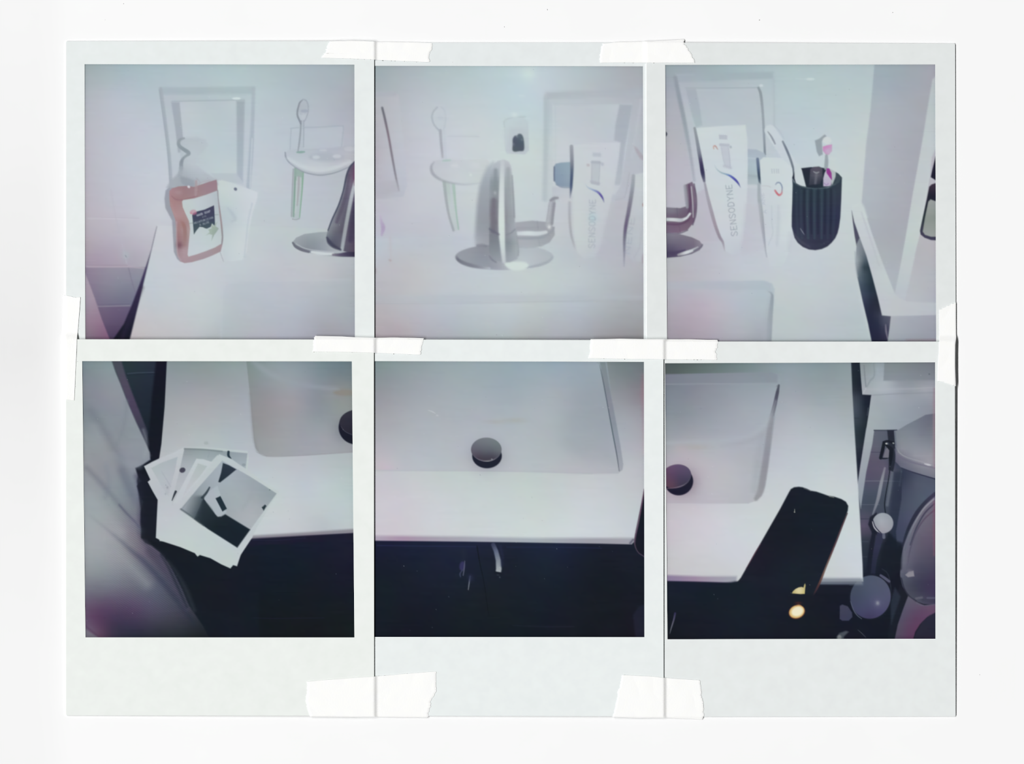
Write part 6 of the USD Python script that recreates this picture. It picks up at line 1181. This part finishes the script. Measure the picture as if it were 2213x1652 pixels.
def tape(label, top, bottom, left, right, seed, specks=(), slope=0.5, thick=0.7, curl=()):
    """A strip between four edges (polylines: top and bottom from left to right, left and right from top to bottom)."""
    nu, nv = 150, 60
    rs = np.random.RandomState(seed)
    t_, b_ = bent(top, nu), bent(bottom, nu)
    l_, r_ = bent(left, nv), bent(right, nv)
    t_[:, 1] += ndimage.gaussian_filter1d(rs.randn(nu), 6) * 0.9
    b_[:, 1] += ndimage.gaussian_filter1d(rs.randn(nu), 6) * 0.6
    u, v = np.linspace(0, 1, nu)[None, :, None], np.linspace(0, 1, nv)[:, None, None]
    l_ = l_ + (t_[0] - l_[0]) * (1 - v[:, 0]) + (b_[0] - l_[-1]) * v[:, 0]
    r_ = r_ + (t_[-1] - r_[0]) * (1 - v[:, 0]) + (b_[-1] - r_[-1]) * v[:, 0]
    corner = (1 - u) * (1 - v) * t_[0] + u * (1 - v) * t_[-1] + (1 - u) * v * b_[0] + u * v * b_[-1]
    p = (1 - v) * t_[None] + v * b_[None] + (1 - u) * l_[:, None] + u * r_[:, None] - corner
    # the height under the strip, bridged at the steps by paper that cannot bend sharply
    x0, y0, x1, y1 = p[..., 0].min() - 30, p[..., 1].min() - 30, p[..., 0].max() + 30, p[..., 1].max() + 30
    gx, gy = np.meshgrid(np.arange(x0, x1, 1.0), np.arange(y0, y1, 1.0))
    h = card_top(gx, gy)
    k = 24
    yy, xx = np.mgrid[-k:k + 1, -k:k + 1]
    cone = -slope * np.hypot(xx, yy)
    # on the bare board the strip stays up: it is too narrow there to bend down
    h = ndimage.grey_dilation(h, structure=cone, mode="nearest")
    h = ndimage.gaussian_filter(h, 1.5) + 0.3
    z = ndimage.map_coordinates(h, [p[..., 1] - y0, p[..., 0] - x0], order=1)
    z = np.maximum(z, card_top(p[..., 0], p[..., 1]) + 0.12)
    cu = np.linalg.norm(p[:, 1:] - p[:, :-1], axis=-1).mean()
    cv = np.linalg.norm(p[1:] - p[:-1], axis=-1).mean()
    wob = ndimage.gaussian_filter(rs.randn(nv, nu), (13 / cv, 13 / cu))
    z += np.abs(wob / wob.std()) * 0.12
    for cx, cy, r, up in curl:
        z += up * np.exp(-((p[..., 0] - cx) ** 2 + (p[..., 1] - cy) ** 2) / r**2)
    thin = np.ones((nv, nu)) * thick
    edge = np.minimum(np.arange(nu), np.arange(nu)[::-1])[None] + 0 * thin
    thin *= np.clip(0.35 + edge * 0.3, 0, 1)
    top_v = W(p[..., 0], p[..., 1], z + thin).reshape(-1, 3)
    bot_v = W(p[..., 0], p[..., 1], z).reshape(-1, 3)
    ids = np.arange(nu * nv).reshape(nv, nu)
    q = np.stack([ids[:-1, :-1], ids[1:, :-1], ids[1:, 1:], ids[:-1, 1:]], -1).reshape(-1, 4)
    m = nu * nv
    rim = np.r_[ids[0, :-1], ids[:-1, -1], ids[-1, :0:-1], ids[:0:-1, 0]]
    nxt = np.roll(rim, -1)
    side = np.stack([rim, nxt, nxt + m, rim + m], -1)
    at = thing("paper_tape", label=label, cat="tape", )
    obj(at, "strip", (np.vstack([top_v, bot_v]), np.vstack([q, q[:, ::-1] + m, side])), M_TAPE, smooth=40)
    if specks:
        vs, fs = [], []
        for sx, sy, r in specks:
            n = 7
            a = np.sort(rs.rand(n)) * 2 * math.pi
            rr = 0.8 * r * (0.6 + 0.6 * rs.rand(n))
            px, py = sx + rr * np.cos(a) * 1.5, sy + rr * np.sin(a) * 0.8
            zz = card_top(px, py)
            base = len(np.vstack(vs)) if vs else 0
            vs.append(np.vstack([W(px, py, zz + 0.1), W([sx], [sy], [zz.max() + 0.5 * r])]))
            fs += [[base + (i + 1) % n, base + i, base + n] for i in range(n)]
        obj(at, "lint", (np.vstack(vs), np.array(fs)), M_LINT, label="dark lint caught on the sticky edge", kind="stuff")
    return at


tape("white tape across the top edge, joining the soap bottle and faucet photos",
     [(712, 90), (760, 88), (810, 90), (880, 91), (935.5, 93.5)], [(695, 125), (760, 127), (810, 129.5), (870, 132), (928, 134.5)],
     np.vstack([torn((712, 90), (704, 108), 1.4, 3), torn((704, 108), (695, 125), 1.9, 4)]),
     np.vstack([torn((935.5, 93.5), (927, 117), 1.3, 5), torn((927, 117), (928, 134.5), 0.8, 6)]), 11,
     [(757, 126.5, 1.1), (774, 127.5, 1.3), (787, 128.5, 1.2), (801, 129.3, .9), (811, 130, .8), (827, 131, 2.0), (845, 131.6, 1.3), (854, 132, 1.0), (874, 132.8, 1.0), (900, 134, .9), (741, 126.3, .8)])
tape("white tape across the top edge, joining the faucet and black cup photos",
     [(1302, 94.5), (1340, 91), (1375, 89.5), (1410, 90), (1450, 87), (1477, 85)], [(1297, 136), (1340, 135.5), (1400, 135.8), (1502, 136)],
     torn((1302, 94.5), (1297, 136), 1.2, 8), np.vstack([torn((1477, 85), (1482, 98), 1.0, 9), torn((1482, 98), (1494, 117), 1.1, 10), torn((1494, 117), (1502, 136), .7, 12)]), 12,
     [(1349, 136.2, 1.0), (1368, 136.3, .9), (1413, 136.6, 1.1)])
tape("white tape between the soap bottle photo and the photo-pile photo below it",
     [(681, 726), (740, 727.5), (767, 729), (808, 730.5), (860, 730), (916, 731.5)], [(676, 760.5), (740, 761), (808, 763), (850, 764.5), (908, 767)],
     torn((681, 726), (676, 760.5), 1.0, 13), torn((916, 731.5), (908, 767), .8, 14), 13,
     [(851, 765.5, 1.2), (761, 762, .7), (679, 761.5, .9)])
tape("white tape between the faucet photo and the drain photo, over the right seam",
     [(1276, 733.5), (1340, 732.5), (1400, 733.5), (1480, 734), (1550, 735)], [(1271.5, 774.5), (1340, 776), (1435, 777), (1549, 778)],
     torn((1276, 733.5), (1271.5, 774.5), .9, 15), np.vstack([torn((1550, 735), (1547, 756), 1.2, 16), torn((1547, 756), (1549, 778), 1.3, 17)]), 14,
     [(1305, 775.8, .9), (1350, 776.6, 1.0), (1500, 777.8, 1.5), (1507, 778.2, 1.4), (1484, 777.6, .9), (1515, 777.8, 1.0)])
tape("narrow slanting white tape on the left edge of the collage",
     [(138, 639), (150, 640), (160, 643), (174.5, 643)], [(137, 863), (150, 864.5), (161, 866)],
     [(138, 639), (135, 700), (136, 780), (137, 863)], [(174.5, 643), (170, 700), (167, 732), (165.5, 770), (161, 866)], 15,
     [(172, 711, .6), (168, 782, .7), (163.5, 836, .8)])
tape("white tape wrapped over the right edge of the collage",
     np.vstack([torn((2030, 671), (2044, 664), 1.3, 22, 12), torn((2044, 664), (2066, 653.5), 1.4, 23, 16)]), np.vstack([torn((2026, 824), (2044, 828), 1.1, 24, 12), torn((2044, 828), (2066, 835), 1.3, 25, 14)]),
     [(2030, 671), (2030, 720), (2029, 762), (2027, 790), (2026, 824)], [(2066, 653.5), (2066, 690), (2066.5, 730), (2064.5, 745), (2064, 790), (2066, 835)], 16, (), thick=0.9)
tape("wide white tape on the bottom edge between photo-pile and drain photos",
     [(663, 1473.5), (720, 1469), (808, 1462.5), (880, 1456.5), (942, 1452)], [(670, 1549), (740, 1550), (808, 1549.5), (850, 1550.5), (923, 1551.5)],
     np.vstack([torn((663, 1473.5), (664, 1500), .9, 31), torn((664, 1500), (670, 1549), 1.2, 32)]),
     np.vstack([torn((942, 1452), (942.5, 1492), .8, 33), torn((942.5, 1492), (930, 1520), 1.4, 34), torn((930, 1520), (923, 1551.5), 1.3, 35)]), 17,
     [(734, 1468.5, .7), (680, 1473, .8), (818, 1461.5, .9), (832, 1460.5, .9), (880, 1456, .8)])
tape("white tape on the bottom edge between the drain and phone photos",
     [(1344, 1459), (1400, 1462), (1434, 1465), (1470, 1468), (1512, 1471)], [(1323, 1550), (1380, 1552), (1434, 1551.5), (1480, 1554), (1518, 1556)],
     np.vstack([torn((1344, 1459), (1341, 1485), .9, 41), torn((1341, 1485), (1323, 1550), 1.3, 42)]),
     np.vstack([torn((1512, 1471), (1519, 1515), 1.2, 43), torn((1519, 1515), (1518, 1556), 1.1, 44)]), 18,
     [(1350, 1459, .7), (1470, 1531, .6)])

# ---------------------------------------------------------------- dust on the board
rs = np.random.RandomState(77)
vs, fs = [], []
for sx, sy, r in [(1183, 21, 1.3), (1090, 58, 1.2), (1641, 43, 1.4), (978, 134, 0.8), (267, 8, 1.0), (227, 43, 0.7), (110, 249, 1.3), (1929, 27, 1.2), (105, 1400, .7), (36, 1578, 1.0), (2117, 1459, .8)]:
    a = np.sort(rs.rand(8)) * 2 * math.pi
    rr = r * (0.6 + 0.7 * rs.rand(8))
    px, py = sx + rr * np.cos(a), sy + rr * np.sin(a) * 1.3
    h = card_top(np.array([sx]), np.array([sy]))[0]
    base = 9 * len(vs)
    vs.append(np.vstack([W(px, py, h + 0.05), W([sx], [sy], [h + 0.6 * r])]))
    fs += [[base + (i + 1) % 8, base + i, base + 8] for i in range(8)]
M_DUST = paper("dust_grey", (196, 196, 194), 3000.0, 0.2)
dust = usdkit.mesh(stage, path_under("/World", "dust"), (np.vstack(vs), np.array(fs)), M_DUST)
tag(dust.GetPrim(), label="scattered pale grey dust specks on the white board", cat="dust", kind="stuff")
